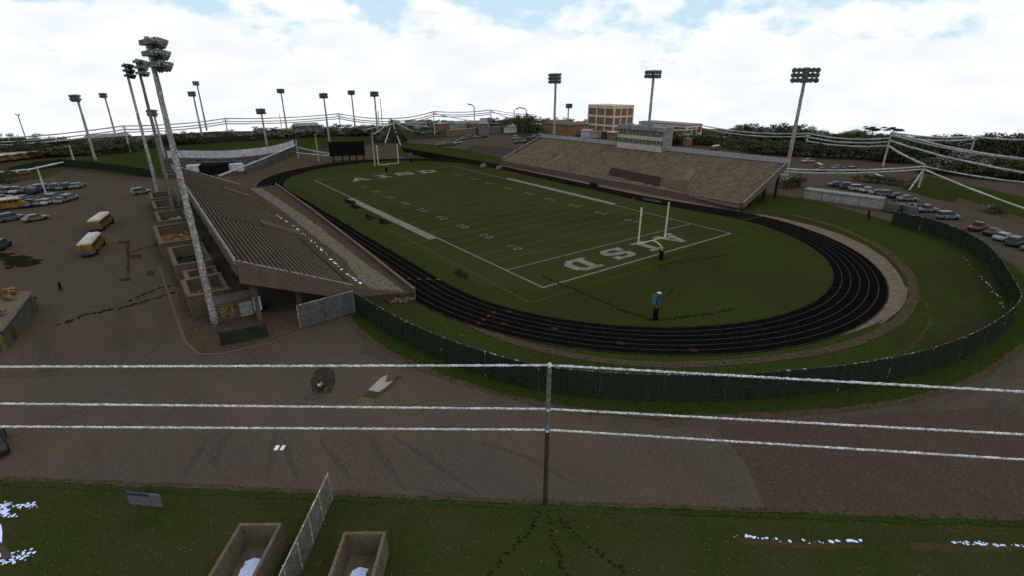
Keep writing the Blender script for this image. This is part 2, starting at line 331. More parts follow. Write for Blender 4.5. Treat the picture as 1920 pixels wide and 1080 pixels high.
sheet('east_lawn', rough_edge([tuple(G(*q)[:2]) for q in [(1690, 355), (1740, 330), (1930, 372), (1930, 412), (1830, 385), (1760, 375)]], .5, 4), .05, M['grass'])
sheet('east_soil', rough_edge([tuple(G(*q)[:2]) for q in [(1800, 372), (1930, 412), (1930, 425), (1790, 380)]], .4, 4), .06, M['dirt2'])
sheet('east_street', rough_edge([tuple(G(*q)[:2]) for q in [(1270, 272), (1480, 295), (1475, 303), (1270, 283)]], .4, 5), .06, M['asphalt'])

# ------------------------------------------------------------ running track and field
CX, Y0, Y1, RI, TW = 25.3, 9.4, 100.4, 35.9, 7.3
def oval(r, seg=40):
    p = []
    for k in range(seg+1): a = math.pi+math.pi*k/seg; p.append((CX+r*math.cos(a), Y0+r*math.sin(a)))
    for k in range(seg+1): a = math.pi*k/seg; p.append((CX+r*math.cos(a), Y1+r*math.sin(a)))
    q = []                                     # the far straight is pulled in a little, with extra stations along both straights
    for i in range(len(p)):
        a, b = p[i], p[(i+1) % len(p)]; n = max(1, int(math.hypot(b[0]-a[0], b[1]-a[1])/8))
        q += [(a[0]+(b[0]-a[0])*k/n, a[1]+(b[1]-a[1])*k/n) for k in range(n)]
    def sm(t): t = max(0, min(1, t)); return t*t*(3-2*t)
    return [(x-(4.2*sm((y+2)/42)*(x-CX)/RI if x > CX else 0), y) for x, y in q]
def ringmesh(name, r0, r1, z, m, parent=None):
    b = MB(); A, Bb = oval(r0), oval(r1); n = len(A)
    for i in range(n):
        j = (i+1) % n; b.face([(*A[i], z), (*Bb[i], z), (*Bb[j], z), (*A[j], z)])
    return b.build(name, m, parent)
ap = [tuple(G(*q)[:2]) for q in [(1395, 402), (1440, 404), (1560, 433), (1650, 474), (1698, 530), (1694, 572), (1650, 607), (1570, 634), (1500, 645), (1560, 560)]]
sheet('track_apron', smooth_line(ap, 1)+[(50, 0), (62, 20)], .15, M['tan'])
pth = [tuple(G(*q)[:2]) for q in [(808, 560), (860, 597), (905, 622), (1000, 655), (1150, 683), (1300, 688), (1480, 672), (1600, 648), (1680, 610), (1713, 570), (1712, 530), (1690, 497), (1650, 462), (1560, 422), (1460, 398), (1390, 392)]]
ps = smooth_line(pth, 2)
ribbon('dirt_path', rough_edge(ps, .06, .9, False), [1.25 if p[0] < 48 else (1.6 if p[1] < 0 else .5) for p in rough_edge(ps, 0, .9, False)], .165, M['dirt'])
ribbon('track_curb', smooth_line([tuple(G(*q)[:2]) for q in [(1700, 540), (1694, 575), (1650, 609)]], 1), .3, .17, M['concrete'])
struct(ringmesh('running_track', RI, RI+TW, .18, M['track']))
for k in range(0, 7):
    r = RI+.12+k*(TW-.24)/6
    b = ringmesh('lane_line', r-.045, r+.045, .20, M['lane']); struct(b)
sheet('track_chute', [tuple(G(*q)[:2]) for q in [(752, 277), (858, 296), (960, 313), (1010, 326), (950, 326), (860, 307), (800, 297), (757, 285)]], .16, M['track'])
for k in range(7):
    xx = CX-RI-.4-k*1.15
    for (yy, mm, nm) in ((12+k*1.0, 'lane', 'lane_number'), (-3.0-k*.55, 'orange', 'exchange_mark')):
        b = MB(); b.box(xx, yy, .215, .5, .9 if nm[0] == 'l' else .45, .006, .3); struct(b.build(nm, M[mm]))
for px, py in [(945, 610), (955, 587), (1040, 619), (1163, 646), (1300, 660)]:
    q = G(px, py); b = MB(); b.box(q.x, q.y, .215, .6, .9, .006, .5); struct(b.build('start_mark', M['red']))
for a0 in (-8, 36):
    b = MB(); a = R(a0)
    for k in range(0, 30):
        r = RI+.3+k*.24
        b.box(CX+r*math.cos(a), Y0+r*math.sin(a), .214, .2, .28, .004, a)
    struct(b.build('finish_mark', M['yellow']))
b = MB(); b.face([(*p, .21) for p in oval(RI)]); struct(b.build('infield', M['grass']))
b = MB(); b.face([(*p, .222) for p in rough_edge([(-7, 6), (-2, -1.5), (50.5, -1.5), (58, 14), (58, 100), (48, 118), (0, 118), (-7, 100)], .5, 3)]); struct(b.build('football_field', M['turf']))
FW, YD = 48.77, .9144
def rect(name, x0, y0, x1, y1, m, z=.235):
    b = MB(); b.face([(x0, y0, z), (x1, y0, z), (x1, y1, z), (x0, y1, z)]); return struct(b.build(name, m))
ld = .15
rect('field_sideline', -.35, 0, 0, 109.73, M['white']); rect('field_sideline', FW, 0, FW+.3, 109.73, M['white'])
rect('field_endline', -.35, -.4, FW+.3, 0, M['white']); rect('field_endline', -.35, 109.73, FW+.3, 110.1, M['line'], .236)
for k in range(21):
    y = 9.144+k*5*YD
    rect('goal_line' if k in (0, 20) else 'yard_line', .0, y-(.12 if k in (0, 20) else ld/2), FW, y+(.12 if k in (0, 20) else ld/2), M['white'] if k == 0 else (M['orange'] if k == 10 and False else M['line']), .24)
bw0, bw1 = 32.0, 77.7
rect('bench_zone_stripe', -1.95, bw0, -.05, bw1, M['white'], .238); rect('bench_zone_stripe', FW+.05, bw0, FW+1.9, bw1, M['white'], .238)
b = MB()
for (x0, y0, x1, y1) in ((-5.3, -3.6, -5.1, 45), (-5.3, -3.6, FW+5, -3.45), (FW+5, -3.6, FW+5.15, 30)):
    b.face([(x0, y0, .232), (x1, y0, .232), (x1, y1, .232), (x0, y1, .232)])
struct(b.build('restraining_line', M['yellow']))
rect('side_mark', -9.5, 31.9, -.4, 32.05, M['line'], .241)
def text(name, s, x, y, size, rz, m, sx=1.0, z=.245, bold=.0):
    cu = bpy.data.curves.new(name, 'FONT'); cu.body = s; cu.size = size; cu.align_x = 'CENTER'; cu.align_y = 'CENTER'; cu.offset = bold
    t = bpy.data.objects.new('t', cu); C.objects.link(t)
    dg = bpy.context.evaluated_depsgraph_get(); dg.update()
    me = bpy.data.meshes.new_from_object(t.evaluated_get(dg)); bpy.data.objects.remove(t)
    me.materials.clear(); me.materials.append(m)
    o = bpy.data.objects.new(name, me); C.objects.link(o); o.location = (x, y, z); o.rotation_euler = (0, 0, rz); o.scale = (sx, 1, 1)
    return struct(o)
# slab letters of the end zone wording, drawn in a 1 x 1 cell
LET = {
 'A': [[(.0, 0), (.0, .14), (.08, .14), (.38, 1), (.62, 1), (.92, .14), (1, .14), (1, 0), (.62, 0), (.62, .14), (.70, .14), (.66, .27), (.34, .27), (.30, .14), (.38, .14), (.38, 0)], [(.41, .43), (.59, .43), (.50, .72)]],
 'I': [[(.18, 0), (.18, .16), (.36, .16), (.36, .84), (.18, .84), (.18, 1), (.82, 1), (.82, .84), (.64, .84), (.64, .16), (.82, .16), (.82, 0)]],
 'S': [[(.02, .36), (.02, 0), (.14, .05), (.75, 0), (.98, .16), (.98, .46), (.80, .58), (.30, .66), (.30, .80), (.62, .84), (.72, .70), (.95, .68), (.95, 1), (.80, .95), (.25, 1), (.02, .84), (.02, .55), (.2, .44), (.70, .36), (.70, .2), (.38, .16), (.28, .36)]],
 'D': [[(0, 0), (0, .16), (.12, .16), (.12, .84), (0, .84), (0, 1), (.66, 1), (.98, .74), (.98, .26), (.66, 0)], [(.40, .2), (.40, .8), (.58, .8), (.70, .66), (.70, .34), (.58, .2)]]}
def letter(ch, x, y, wd, h, rz, m):
    cu = bpy.data.curves.new('l', 'CURVE'); cu.dimensions = '2D'; cu.fill_mode = 'BOTH'
    for poly in LET[ch]:
        sp = cu.splines.new('POLY'); sp.points.add(len(poly)-1); sp.use_cyclic_u = True
        for i, (a, bb) in enumerate(poly): sp.points[i].co = ((a-.5)*wd, (bb-.5)*h, 0, 1)
    t = bpy.data.objects.new('t', cu); C.objects.link(t)
    dg = bpy.context.evaluated_depsgraph_get(); dg.update()
    me = bpy.data.meshes.new_from_object(t.evaluated_get(dg)); bpy.data.objects.remove(t)
    me.materials.clear(); me.materials.append(m)
    o = bpy.data.objects.new('end_zone_letter', me); C.objects.link(o); o.location = (x, y, .25); o.rotation_euler = (0, 0, rz)
    return struct(o)
for ch, px, py in (('D', 1089, 496), ('S', 1158, 475), ('I', 1213, 461), ('A', 1260, 447)):
    q = G(px, py, .25); letter(ch, q.x, q.y, 5.6, 5.4, math.pi, M['white'])
for ch, px, py in (('A', 674, 336), ('I', 718, 330.5), ('S', 758, 325.5), ('D', 801, 321.5)):
    q = G(px, py, .25); letter(ch, q.x, q.y, 6.4, 5.4, 0, M['white'])
for k, s in enumerate(['1 0', '2 0', '3 0', '4 0', '5 0', '4 0', '3 0', '2 0', '1 0']):
    y = 9.144+(k+1)*10*YD
    text('yard_number', s, 8.2, y, 2.6, -math.pi/2, M['number'], 1.1, .246, .05)
    text('yard_number', s, FW-8.2, y, 2.6, math.pi/2, M['number'], 1.1, .246, .05)
# dark streaks painted on the grass; the long one copies scan-line shadow traces
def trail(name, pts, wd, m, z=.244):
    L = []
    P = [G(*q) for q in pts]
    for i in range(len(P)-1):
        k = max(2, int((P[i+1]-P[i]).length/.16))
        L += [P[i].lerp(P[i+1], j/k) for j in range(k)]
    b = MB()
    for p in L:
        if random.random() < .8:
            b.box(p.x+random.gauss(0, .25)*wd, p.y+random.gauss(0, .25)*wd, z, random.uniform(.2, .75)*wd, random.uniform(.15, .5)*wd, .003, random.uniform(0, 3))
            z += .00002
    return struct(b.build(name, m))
trail('dark_streak', [(1018, 521), (1095, 553), (1165, 583), (1225, 604), (1330, 592), (1380, 580)], .7, M['stain_streak'])
trail('dark_streak', [(1220, 500), (1290, 492), (1370, 478)], .5, M['stain_streak'])
trail('dark_streak', [(1232, 520), (1241, 500), (1252, 512)], .35, M['stain_streak'])
trail('dark_streak', [(1262, 545), (1240, 565)], .3, M['stain_streak'])
trail('dark_streak', [(856, 508), (875, 524)], 1.4, M['stain_streak'])
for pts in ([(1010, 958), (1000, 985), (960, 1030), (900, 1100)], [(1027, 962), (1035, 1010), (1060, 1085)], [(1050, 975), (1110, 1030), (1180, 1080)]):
    trail('tyre_rut', pts, .42, M['stain_streak'], .09)
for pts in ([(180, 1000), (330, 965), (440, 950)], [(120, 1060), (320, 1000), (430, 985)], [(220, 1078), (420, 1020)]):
    trail('tyre_rut', pts, .10, M['stain_streak'], .09)

# ------------------------------------------------------------ asphalt markings and patches
def decal(name, px, z, m, rag=0.0):
    P = [tuple(G(*q)[:2]) for q in px]
    return sheet(name, rough_edge(P, rag, .5) if rag else P, z, m)
decal('pavement_patch', [(690, 732), (716, 708), (727, 704), (722, 718), (738, 715), (722, 728), (710, 736)], .062, M['patchgrey'], .03)
decal('green_paint_patch', [(683, 744), (690, 735), (718, 735), (745, 706), (755, 706), (730, 730), (706, 748)], .058, M['patchgreen'], .05)
decal('tan_patch', [(664, 766), (676, 746), (705, 748), (694, 766)], .057, M['patchtan'], .05)
for a in ([(513, 845), (518, 836), (525, 836), (520, 845)], [(524, 845), (530, 836), (536, 836), (531, 845)]):
    decal('white_paint_mark', a, .06, mat('bright_paint', (.7, .7, .66)))
decal('oil_patch', [(585, 735), (583, 715), (592, 695), (606, 690), (622, 692), (629, 705), (629, 720), (620, 737), (600, 740)], .06, M['oil'], .06)
decal('oil_patch', [(568, 745), (585, 735), (612, 741), (600, 750), (575, 752)], .055, M['crease'], .08)
for q in ([(222, 452), (243, 452), (243, 457), (222, 457)], [(238, 457), (243, 457), (243, 515), (238, 515)], [(243, 478), (266, 478), (266, 485), (243, 485)], [(220, 524), (245, 520), (245, 526), (222, 528)], [(275, 509), (288, 509), (288, 517), (275, 517)]):
    decal('red_parking_line', q, .06, M['red'], .15)
trail('speckled_drip', [(120, 607), (160, 590), (240, 575), (330, 548)], .9, M['stain_streak'], .062)
trail('speckled_drip', [(240, 566), (300, 540), (335, 535)], .7, M['stain_streak'], .064)
trail('speckled_drip', [(240, 475), (290, 460), (325, 452)], .8, M['red'], .064)
trail('oil_drips', [(8, 478), (25, 484), (55, 498)], 3.2, M['stain_streak'], .064)
for pts, wd in (([(345, 892), (372, 850), (395, 815)], 1.0), ([(405, 880), (400, 850), (420, 825), (440, 800)], 1.6), ([(500, 895), (510, 860), (515, 810)], .9), ([(555, 905), (545, 860), (530, 820)], .8), ([(660, 900), (620, 850), (600, 825)], .8), ([(760, 920), (720, 860), (690, 820)], .9), ([(900, 928), (800, 860), (740, 820)], .9), ([(1060, 900), (1000, 860), (900, 830)], .8)):
    L = rough_edge(smooth_line([tuple(G(*q)[:2]) for q in pts], 2), .07, .25, False)
    n = len(L); ribbon('sealed_crack', L, [wd*.7*(.15+.65*math.sin(math.pi*(i+.5)/n)+random.uniform(-.1, .25)) for i in range(n)], .052+.001*len(LABELS) % .003, M['crease'])
for pts in ([(0, 560), (100, 620), (300, 560)], [(30, 900), (190, 790), (330, 620)], [(430, 860), (540, 700), (600, 640)], [(1340, 850), (1370, 850)]):
    pass
decal('road_patch', [(1340, 800), (1400, 872), (1432, 950), (1440, 962), (1935, 970), (1960, 800), (1900, 760), (1600, 782), (1420, 792)], .046, M['road_brown'], .15)
for pts in ([(100, 792), (170, 760), (225, 725), (262, 690)], [(205, 762), (262, 720), (300, 690)], [(250, 820), (330, 770), (420, 700), (470, 660), (560, 600)], [(230, 700), (280, 660), (350, 610)], [(440, 860), (520, 770)], [(60, 700), (120, 690)], [(1350, 842), (1356, 850), (1372, 850)], [(0, 830), (120, 780)], [(300, 640), (340, 600)]):
    ribbon('parking_line', smooth_line([tuple(G(*q)[:2]) for q in pts], 2), .11, .064, M['tarline'])
decal('utility_patch', [(790, 922), (870, 925), (885, 932), (830, 931)], .06, M['crease'], .1)
decal('manhole_patch', [(1850, 755), (1880, 748), (1915, 765), (1900, 778), (1865, 772)], .06, M['crease'], .1)
for k, a in enumerate(([(1370, 1010), (1420, 1012), (1520, 1018), (1615, 1016), (1615, 1030), (1500, 1032), (1400, 1022)], [(1700, 1022), (1780, 1018), (1925, 1022), (1925, 1034), (1720, 1036)])):
    decal('bare_soil', a, .08+k*.002, mat('lawn_soil', (.050,.036,.020), (.030,.032,.014), 1.5), .12)
def sky_flecks(name, px, z, n, sx):  # scatters pale flecks painted for bright sky seen through gaps
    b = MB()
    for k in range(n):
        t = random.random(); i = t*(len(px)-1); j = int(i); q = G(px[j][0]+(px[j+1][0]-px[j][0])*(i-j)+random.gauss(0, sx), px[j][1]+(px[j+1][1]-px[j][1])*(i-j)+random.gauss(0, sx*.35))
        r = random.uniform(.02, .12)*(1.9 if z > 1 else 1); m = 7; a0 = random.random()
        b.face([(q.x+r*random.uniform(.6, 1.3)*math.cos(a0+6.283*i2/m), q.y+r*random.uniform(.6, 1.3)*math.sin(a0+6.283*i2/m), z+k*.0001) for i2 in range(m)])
    return struct(b.build(name, M['sky_paint']))
sky_flecks('sky_fleck', [(1370, 1006), (1450, 1012), (1540, 1018)], .09, 22, 5)
sky_flecks('sky_fleck', [(1545, 1016), (1615, 1016)], .09, 20, 3)
sky_flecks('sky_fleck', [(1780, 1018), (1850, 1022), (1925, 1026)], .09, 60, 4)
sky_flecks('sky_fleck', [(5, 945), (40, 950), (75, 948)], .09, 60, 7)
sky_flecks('sky_fleck', [(0, 950), (15, 970)], .09, 60, 7)
sky_flecks('sky_fleck', [(5, 1060), (30, 1045), (60, 1035)], .09, 50, 9)
decal('sky_paint', [(-20, 985), (2, 985), (5, 1000), (7, 1040), (3, 1046), (-20, 1050)], .10, M['sky_paint'], .03)  # flat patch painted as bright sky in a gap
sky_flecks('sky_fleck', [(1805, 485), (1840, 520), (1862, 545), (1874, 562), (1882, 580)], .14, 40, 2)
sky_flecks('sky_fleck', [(1881, 598), (1885, 606)], .14, 18, 2.5)

trail('worn_trail', [(1560, 455), (1640, 490), (1700, 530), (1738, 575), (1745, 610), (1700, 660), (1600, 690)], .45, mat('clods', (.07,.066,.045), (.045,.048,.028), 3), .142)
trail('bare_patch', [(1850, 600), (1830, 620), (1800, 640), (1780, 660)], 3.0, mat('bare_bank', (.030,.026,.014), (.022,.024,.012), 2), .1425)

# ------------------------------------------------------------ fences
def fence(name, label, line, h, m, post_every=3.0, group=None, rail=True, base=0.0, th=.06, pm='pole', topspeck=False):
    L = [Vector((p[0], p[1], 0)) for p in line]; root = thing(name, label, 'fence', (L[0].x, L[0].y, 0), 0, group)
    b = MB()
    for i in range(len(L)-1): b.bar((L[i].x, L[i].y, base), (L[i+1].x, L[i+1].y, base), th, h)
    b.build('fence_panel', m, root)
    if rail:
        b = MB(); b.tube([(p.x, p.y, base+h+.02) for p in L], .06 if pm == 'speckrail' else .045, 6); b.build('top_rail', M[pm], root)
    acc = 0; cnt = 0
    for i in range(len(L)-1):
        d = (L[i+1]-L[i]); ln = d.length
        while acc < ln and cnt < 95:
            p = L[i]+d*(acc/ln); bb = MB(); bb.tube([(p.x, p.y, base), (p.x, p.y, base+h+.1)], .055, 6); bb.build('post', M[pm], root); acc += post_every; cnt += 1
        acc -= ln
    return root
def dense(line, step):
    return rough_edge(line, 0, step, False)
fence('screen_fence', 'tall dark green slatted screen fence curving round the end of the running track', fen_s, 3.05, M['screen'], 6.0, pm='speckrail')
fence('wire_fence', 'low faint wire fence running along the grass verge beside the road', [tuple(G(*q)[:2]) for q in [(-60, 915), (0, 925), (250, 935), (500, 945), (615, 950)]], 1.1, M['chain_far'], 3.0, pm='chain_far')
fence('wire_fence', 'faint wire fence with slim posts running right along the road past the utility pole', [tuple(G(*q)[:2]) for q in [(625, 957), (800, 962), (1000, 972), (1250, 990), (1500, 1005), (1980, 1030)]], 1.1, M['chain_far'], 3.2, pm='chain_far')
f0 = Vector((-39.15, -22.9, 0)); fd = Vector((-.60, -.80, 0))
fence('chain_link_fence', 'tall grey chain link fence standing between the two concrete bins', [tuple(f0[:2]), tuple((f0+fd*3.5)[:2]), tuple((f0+fd*7)[:2]), tuple((f0+fd*11)[:2])], 2.5, M['chain'], 1.9)
fence('track_rail_fence', 'low pale wire railing on the grass bank outside the right bend of the track', smooth_line([tuple(G(*q)[:2]) for q in [(1395, 402), (1470, 400), (1560, 418), (1640, 455), (1690, 500)]], 2), .9, M['chain_far'], 4, pm='chain_far')
fence('sheet_fence', 'short dented grey sheet metal fence under the corner of the left grandstand', [(-32.9, 7.7), (-29.2, 8.0), (-25.5, 8.3)], 3.1, M['sheet'], 1.8, th=.1)
fence('green_gate', 'low dark green screened gate between the tallest floodlight and the grandstand column', [(-41.6, 8.4), (-39.2, 8.0), (-36.6, 7.7)], 1.7, M['dark'], 1.6, th=.08, pm='dark')
fence('outfield_fence', 'dark green screen fence between the dirt bank of the car park and the outfield', [tuple(G(*q)[:2]) for q in [(20, 330), (70, 318), (118, 312), (160, 316), (220, 323), (285, 333)]], 2.6, M['screen'], 8, th=.2, pm='screen')
fence('outfield_fence', 'long dark green fence along the far side of the outfield grass', [tuple(G(*q)[:2]) for q in [(170, 288), (270, 277), (350, 271), (430, 267), (560, 258), (700, 254)]], 2.8, M['screen'], 10, th=.2, pm='screen')

# ------------------------------------------------------------ grandstands
def lerp3(a, b, t): return Vector(a).lerp(Vector(b), t)
def grandstand(name, label, F0, F1, B0, B1, rows, seat_m, tread_m, aisles, under, wallh, rail_h, endwalls, lo=1.75, gap=.006):
    root = thing(name, label, 'grandstand', (F0[0], F0[1], 0))
    def S(u, v): return lerp3(lerp3(F0, F1, u), lerp3(B0, B1, u), v)
    tb = MB()
    for i in range(rows):
        v0, v1 = i/rows, (i+1)/rows
        a, b_, c, d = S(0, v0), S(1, v0), S(1, v1), S(0, v1); z = (a.z+d.z)/2; zb = z-(.45 if under else z)
        for q in (a, b_, c, d): q.z = zb
        tb.hexa([a, b_, c, d] if (b_-a).cross(c-b_).z > 0 else [d, c, b_, a], [Vector((p.x, p.y, z)) for p in ([a, b_, c, d] if (b_-a).cross(c-b_).z > 0 else [d, c, b_, a])])
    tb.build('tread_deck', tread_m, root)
    for i in range(rows):
        vm = (i+.62)/rows; z = (S(0, i/rows).z+S(0, (i+1)/rows).z)/2
        b = MB(); edges = [0.005]+[x for a in aisles for x in (a-gap, a+gap)]+[.995]
        for k in range(0, len(edges), 2):
            p, q = S(edges[k], vm), S(edges[k+1], vm); p.z = q.z = z+.12; b.bar(p, q, .34, .3)
        b.build('bench_row', seat_m, root)
    for a in aisles:
        b = MB()
        for i in range(rows):
            z = (S(0, i/rows).z+S(0, (i+1)/rows).z)/2; p, q = S(a, i/rows), S(a, (i+.5)/rows); p.z = q.z = z+.005; b.bar(p, q, 1.0 if gap > .005 else .6, .2)
        b.build('aisle_steps', M['tread_e'] if gap > .005 else seat_m, root)
    # back parapet and railing
    b = MB(); p, q = S(0, 1), S(1, 1); p.z -= .9 if under else p.z; q.z -= .9 if under else q.z
    b.bar(p, q, .35, wallh+(.9 if under else S(0, 1).z)); b.build('back_wall', M['wallb'], root)
    p, q = S(0, 1), S(1, 1); b = MB(); p.z += wallh; q.z += wallh; b.bar(p, q, .12, rail_h); rr = b.build('back_railing', M['chain_light'], root)
    for zz in (.5, 1.0):
        b = MB(); b.tube([p+Vector((0, 0, rail_h*zz)), q+Vector((0, 0, rail_h*zz))], .07, 6); b.build('rail', M['rail'], rr)
    for u in endwalls:
        p, q = S(u, 0), S(u, 1); dd = Vector((0, -.18 if u == 0 else .18, 0)); b = MB()
        P = [p+dd, q+dd]
        h0 = [(P[0].x, P[0].y-.15, (P[0].z-lo*.8) if under else 0), (P[1].x, P[1].y-.15, P[1].z-lo if under else 0), (P[1].x, P[1].y+.15, P[1].z-lo if under else 0), (P[0].x, P[0].y+.15, (P[0].z-lo*.8) if under else 0)]
        h1 = [(P[0].x, P[0].y-.15, P[0].z+.75), (P[1].x, P[1].y-.15, P[1].z+1.05), (P[1].x, P[1].y+.15, P[1].z+1.05), (P[0].x, P[0].y+.15, P[0].z+.75)]
        b.hexa(h0, h1); b.build('end_wall', M['wallb'], root)
        b = MB(); b.tube([(h1[0][0], h1[0][1]+.15, h1[0][2]+.06), (h1[1][0], h1[1][1]+.15, h1[1][2]+.06)], .09, 6, .3); b.build('coping', M['rail'], root)
    return root, S
westF0, westF1, westB0, westB1 = (-24.9, 10.6, 2.3), (-22.8, 99, 2.3), (-38.0, 11.6, 7.9), (-36.6, 103, 7.9)
def deck(S, px, py):                        # where a survey ray meets the sloping seating deck
    z = 4.0
    for _ in range(60):
        p = G(px, py, z); u = v = .5
        for _k in range(8):
            a, b_ = S(u, 0), S(u, 1); v = (p.x-a.x)/(b_.x-a.x); a, b_ = S(0, v), S(1, v); u = (p.y-a.y)/(b_.y-a.y)
        z += (S(u, v).z-z)*.35
    p.z = z; return p
root, SW = grandstand('grandstand', 'steep left grandstand with worn brown bench rows, raised on columns beside the car park', westF0, westF1, westB0, westB1, 21, M['seat_w'], M['tread'], [.36, .62, .82], True, .55, .75, (0, 1))
for u in [.02, .12, .22, .32, .42, .52, .62, .72, .82, .92, .99]:
    for v in (.08, .5, .88):
        p = SW(u, v); b = MB(); b.box(p.x, p.y, (p.z-.9)/2, .5, .5, p.z-.9); b.build('column', M['wallb'], root)
    a, c = SW(u, .02), SW(u, .97); a.z -= 1.35; c.z -= 1.35; b = MB(); b.bar(a, c, .45, .75); b.build('raker_beam', M['wallb'], root)
for q0, q1 in (((496, 428), (570, 450)), ((424, 361), (474, 377))):
    a, c = deck(SW, *q1), deck(SW, *q0); sh = Vector((0, 1.9, 0)); b = MB()
    a.z -= .3; c.z -= .3
    b.bar(a, c, .3, 1.35); b.bar(a+sh, c+sh, .3, 1.35); b.bar(c, c+sh, .3, 1.35); b.build('stairwell_parapet', M['tan'], root)
# concourse in front of the west stand
conc = [(-25.3, 9.2), (-17.4, 7.4), (-16.4, 30), (-14.6, 66), (-13.4, 104), (-23.5, 104)]
b = MB(); b.prism([(-24.6, 11.5), (-17.35, 7.8), (-16.0, 30), (-14.2, 66), (-12.9, 104), (-23, 104)], 0, 1.1); co = b.build('concourse', M['dirt']); struct(co)
gw = [G(*q, 1.12) for q in [(468, 353), (540, 402), (586, 441), (645, 485), (673, 523), (695, 542), (760, 547), (733, 528), (707, 508), (673, 485), (618, 441), (572, 405), (491, 353)]]
b = MB(); b.face([(p[0], p[1], 1.12) for p in rough_edge([tuple(v[:2]) for v in gw], .12, 1.2)]); struct(b.build('gravel_walk', M['gravel']))
b = MB(); b.face([(-23.9, 17, 1.12), (-23.2, 17, 1.12), (-22.2, 98, 1.12), (-22.9, 98, 1.12)]); struct(b.build('walk_edge', M['tread']))
rootw = thing('retaining_wall', 'long low brown retaining wall with pale coping between gravel walk and track', 'wall', (-17, 7.8, 0))
wl = [(-17.2, 7.6), (-15.85, 30), (-14.05, 66), (-12.75, 104)]
b = MB()
for i in range(3): b.bar((*wl[i], 0), (*wl[i+1], 0), .3, 1.55)
b.build('wall_face', M['wallb'], rootw)
b = MB()
for i in range(3): b.bar((*wl[i], 1.56), (*wl[i+1], 1.56), .42, .1)
b.build('coping', M['concrete'], rootw)
sky_flecks('sky_fleck', [(520, 412), (560, 440), (610, 485), (650, 525), (680, 545)], 1.14, 85, 1.4)  # painted sky openings along the stand front
# short return wall and rubble at the walk's near end
rw = thing('rubble_wall', 'low brown return wall with loose cream stones at the near end of the gravel walk', 'wall', (-21, 8.6, 0))
b = MB(); b.bar((-24.6, 11.0, 0), (-17.3, 7.5, 0), .35, 1.14); b.build('wall_face', M['dirt'], rw)
b = MB()
for k in range(46):
    t = random.random(); b.box(-17.6-3.2*t+random.gauss(0, .15), 7.2+1.3*t+random.gauss(0, .3)-.3, .22+random.random()*.25, *(random.uniform(.12, .4) for _ in range(3)), random.random()*3)
b.build('loose_stones', M['gravel'], rw)['kind'] = 'stuff'

eastF0, eastF1, eastB0, eastB1 = (69.0, 9.6, 1.3), (65.0, 102, 1.3), (91.5, 12.0, 8.3), (83.5, 102, 8.3)
root, SE = grandstand('grandstand', 'broad right grandstand with pale tan bench rows and the press box at its top', eastF0, eastF1, eastB0, eastB1, 32, M['seat_e'], M['tread_e'], [.15, .31, .47, .63, .79], True, .6, 1.25, (0, 1), .9, .0035)
for u in [.01, .1, .2, .3, .4, .5, .6, .7, .8, .9, .99]:
    for v in (.3, .62, .95):
        p = SE(u, v); b = MB(); b.box(p.x, p.y, (p.z-.7)/2, .5, .5, p.z-.7); b.build('column', M['tread'], root)
b = MB(); a, c = SE(0, 0), SE(1, 0); a.z = c.z = 0; a.x -= .4; c.x -= .4; b.bar(a, c, .3, 1.35); b.build('front_wall', M['wallb'], root)
for (q, hh, m_) in (([(1140, 330), (1236, 352), (1240, 336), (1146, 317)], .5, 'tread'), ([(1236, 350), (1284, 362), (1288, 344), (1240, 338)], .5, 'tread_e'), ([(1278, 340), (1292, 344), (1306, 322), (1294, 318)], .6, 'tan'), ([(1033, 303), (1044, 305), (1060, 293), (1051, 291)], .6, 'tan'), ([(1300, 372), (1384, 392), (1386, 388), (1300, 368)], .2, 'tread_e')):
    b = MB(); P = [deck(SE, *k) for k in q]
    b.hexa([(p.x, p.y, p.z+.02) for p in P], [(p.x, p.y, p.z+hh) for p in P]); b.build('vomitory_block', M[m_], root)
oo = sorted([q for q in oval(RI+TW+.55) if q[0] > CX+20 and 8 < q[1] < 101], key=lambda q: q[1])
ribbon('track_kerb', oo, 1.1, .22, M['tan'])
b = MB(); b.face([(*q, .17) for q in [(o_[0]+.4, o_[1]) for o_ in oo]]+[(65.5, 101, .17), (68.6, 9, .17)]); struct(b.build('stand_apron', M['wallb']))
# press box
pbA, pbB = deck(SE, 1156, 280), deck(SE, 1238, 291)
print('PB', pbA, pbB)
pbA.z = pbB.z = 6.6
dv = (pbB-pbA); dv.z = 0; ln = dv.length; dv.normalize(); bk = Vector((-dv.y, dv.x, 0)); 
if bk.x < 0: bk = -bk
zt = HT(pbB, 240)
rp = thing('press_box', 'three storey grey and cream press box standing at the top of the right grandstand', 'press box', pbA)
H_ = zt-6.6
def pbbox(name, z0, z1, inset, m, parent=rp, dep=5.0, dx=0.0):
    b = MB(); P = [pbA-dv*dx+bk*inset, pbB+dv*dx+bk*inset, pbB+dv*dx+bk*dep, pbA-dv*dx+bk*dep]
    b.prism([(p.x, p.y) for p in P], z0, z1); return b.build(name, m, parent)
pbbox('core', 6.3, 6.6+H_*.93, .35, M['pressd'])
lv = [(0, .10), (.20, .40), (.56, .68), (.87, 1.0)]
for k, (a, c) in enumerate(lv): pbbox('wall_band' if k < 3 else 'roof', 6.6+H_*a, 6.6+H_*c, 0 if k < 3 else -.15, M['press'] if k < 3 else M['roof'], dx=.02 if k < 3 else .2, dep=5.2 if k < 3 else 5.5)
b = MB()
b.prism([(p.x, p.y) for p in (pbB+dv*.05+bk*.3, pbB+dv*.25+bk*.3, pbB+dv*.25+bk*5.1, pbB+dv*.05+bk*5.1)], 6.7, 6.6+H_*.865); b.build('side_wall', M['roof'], rp)
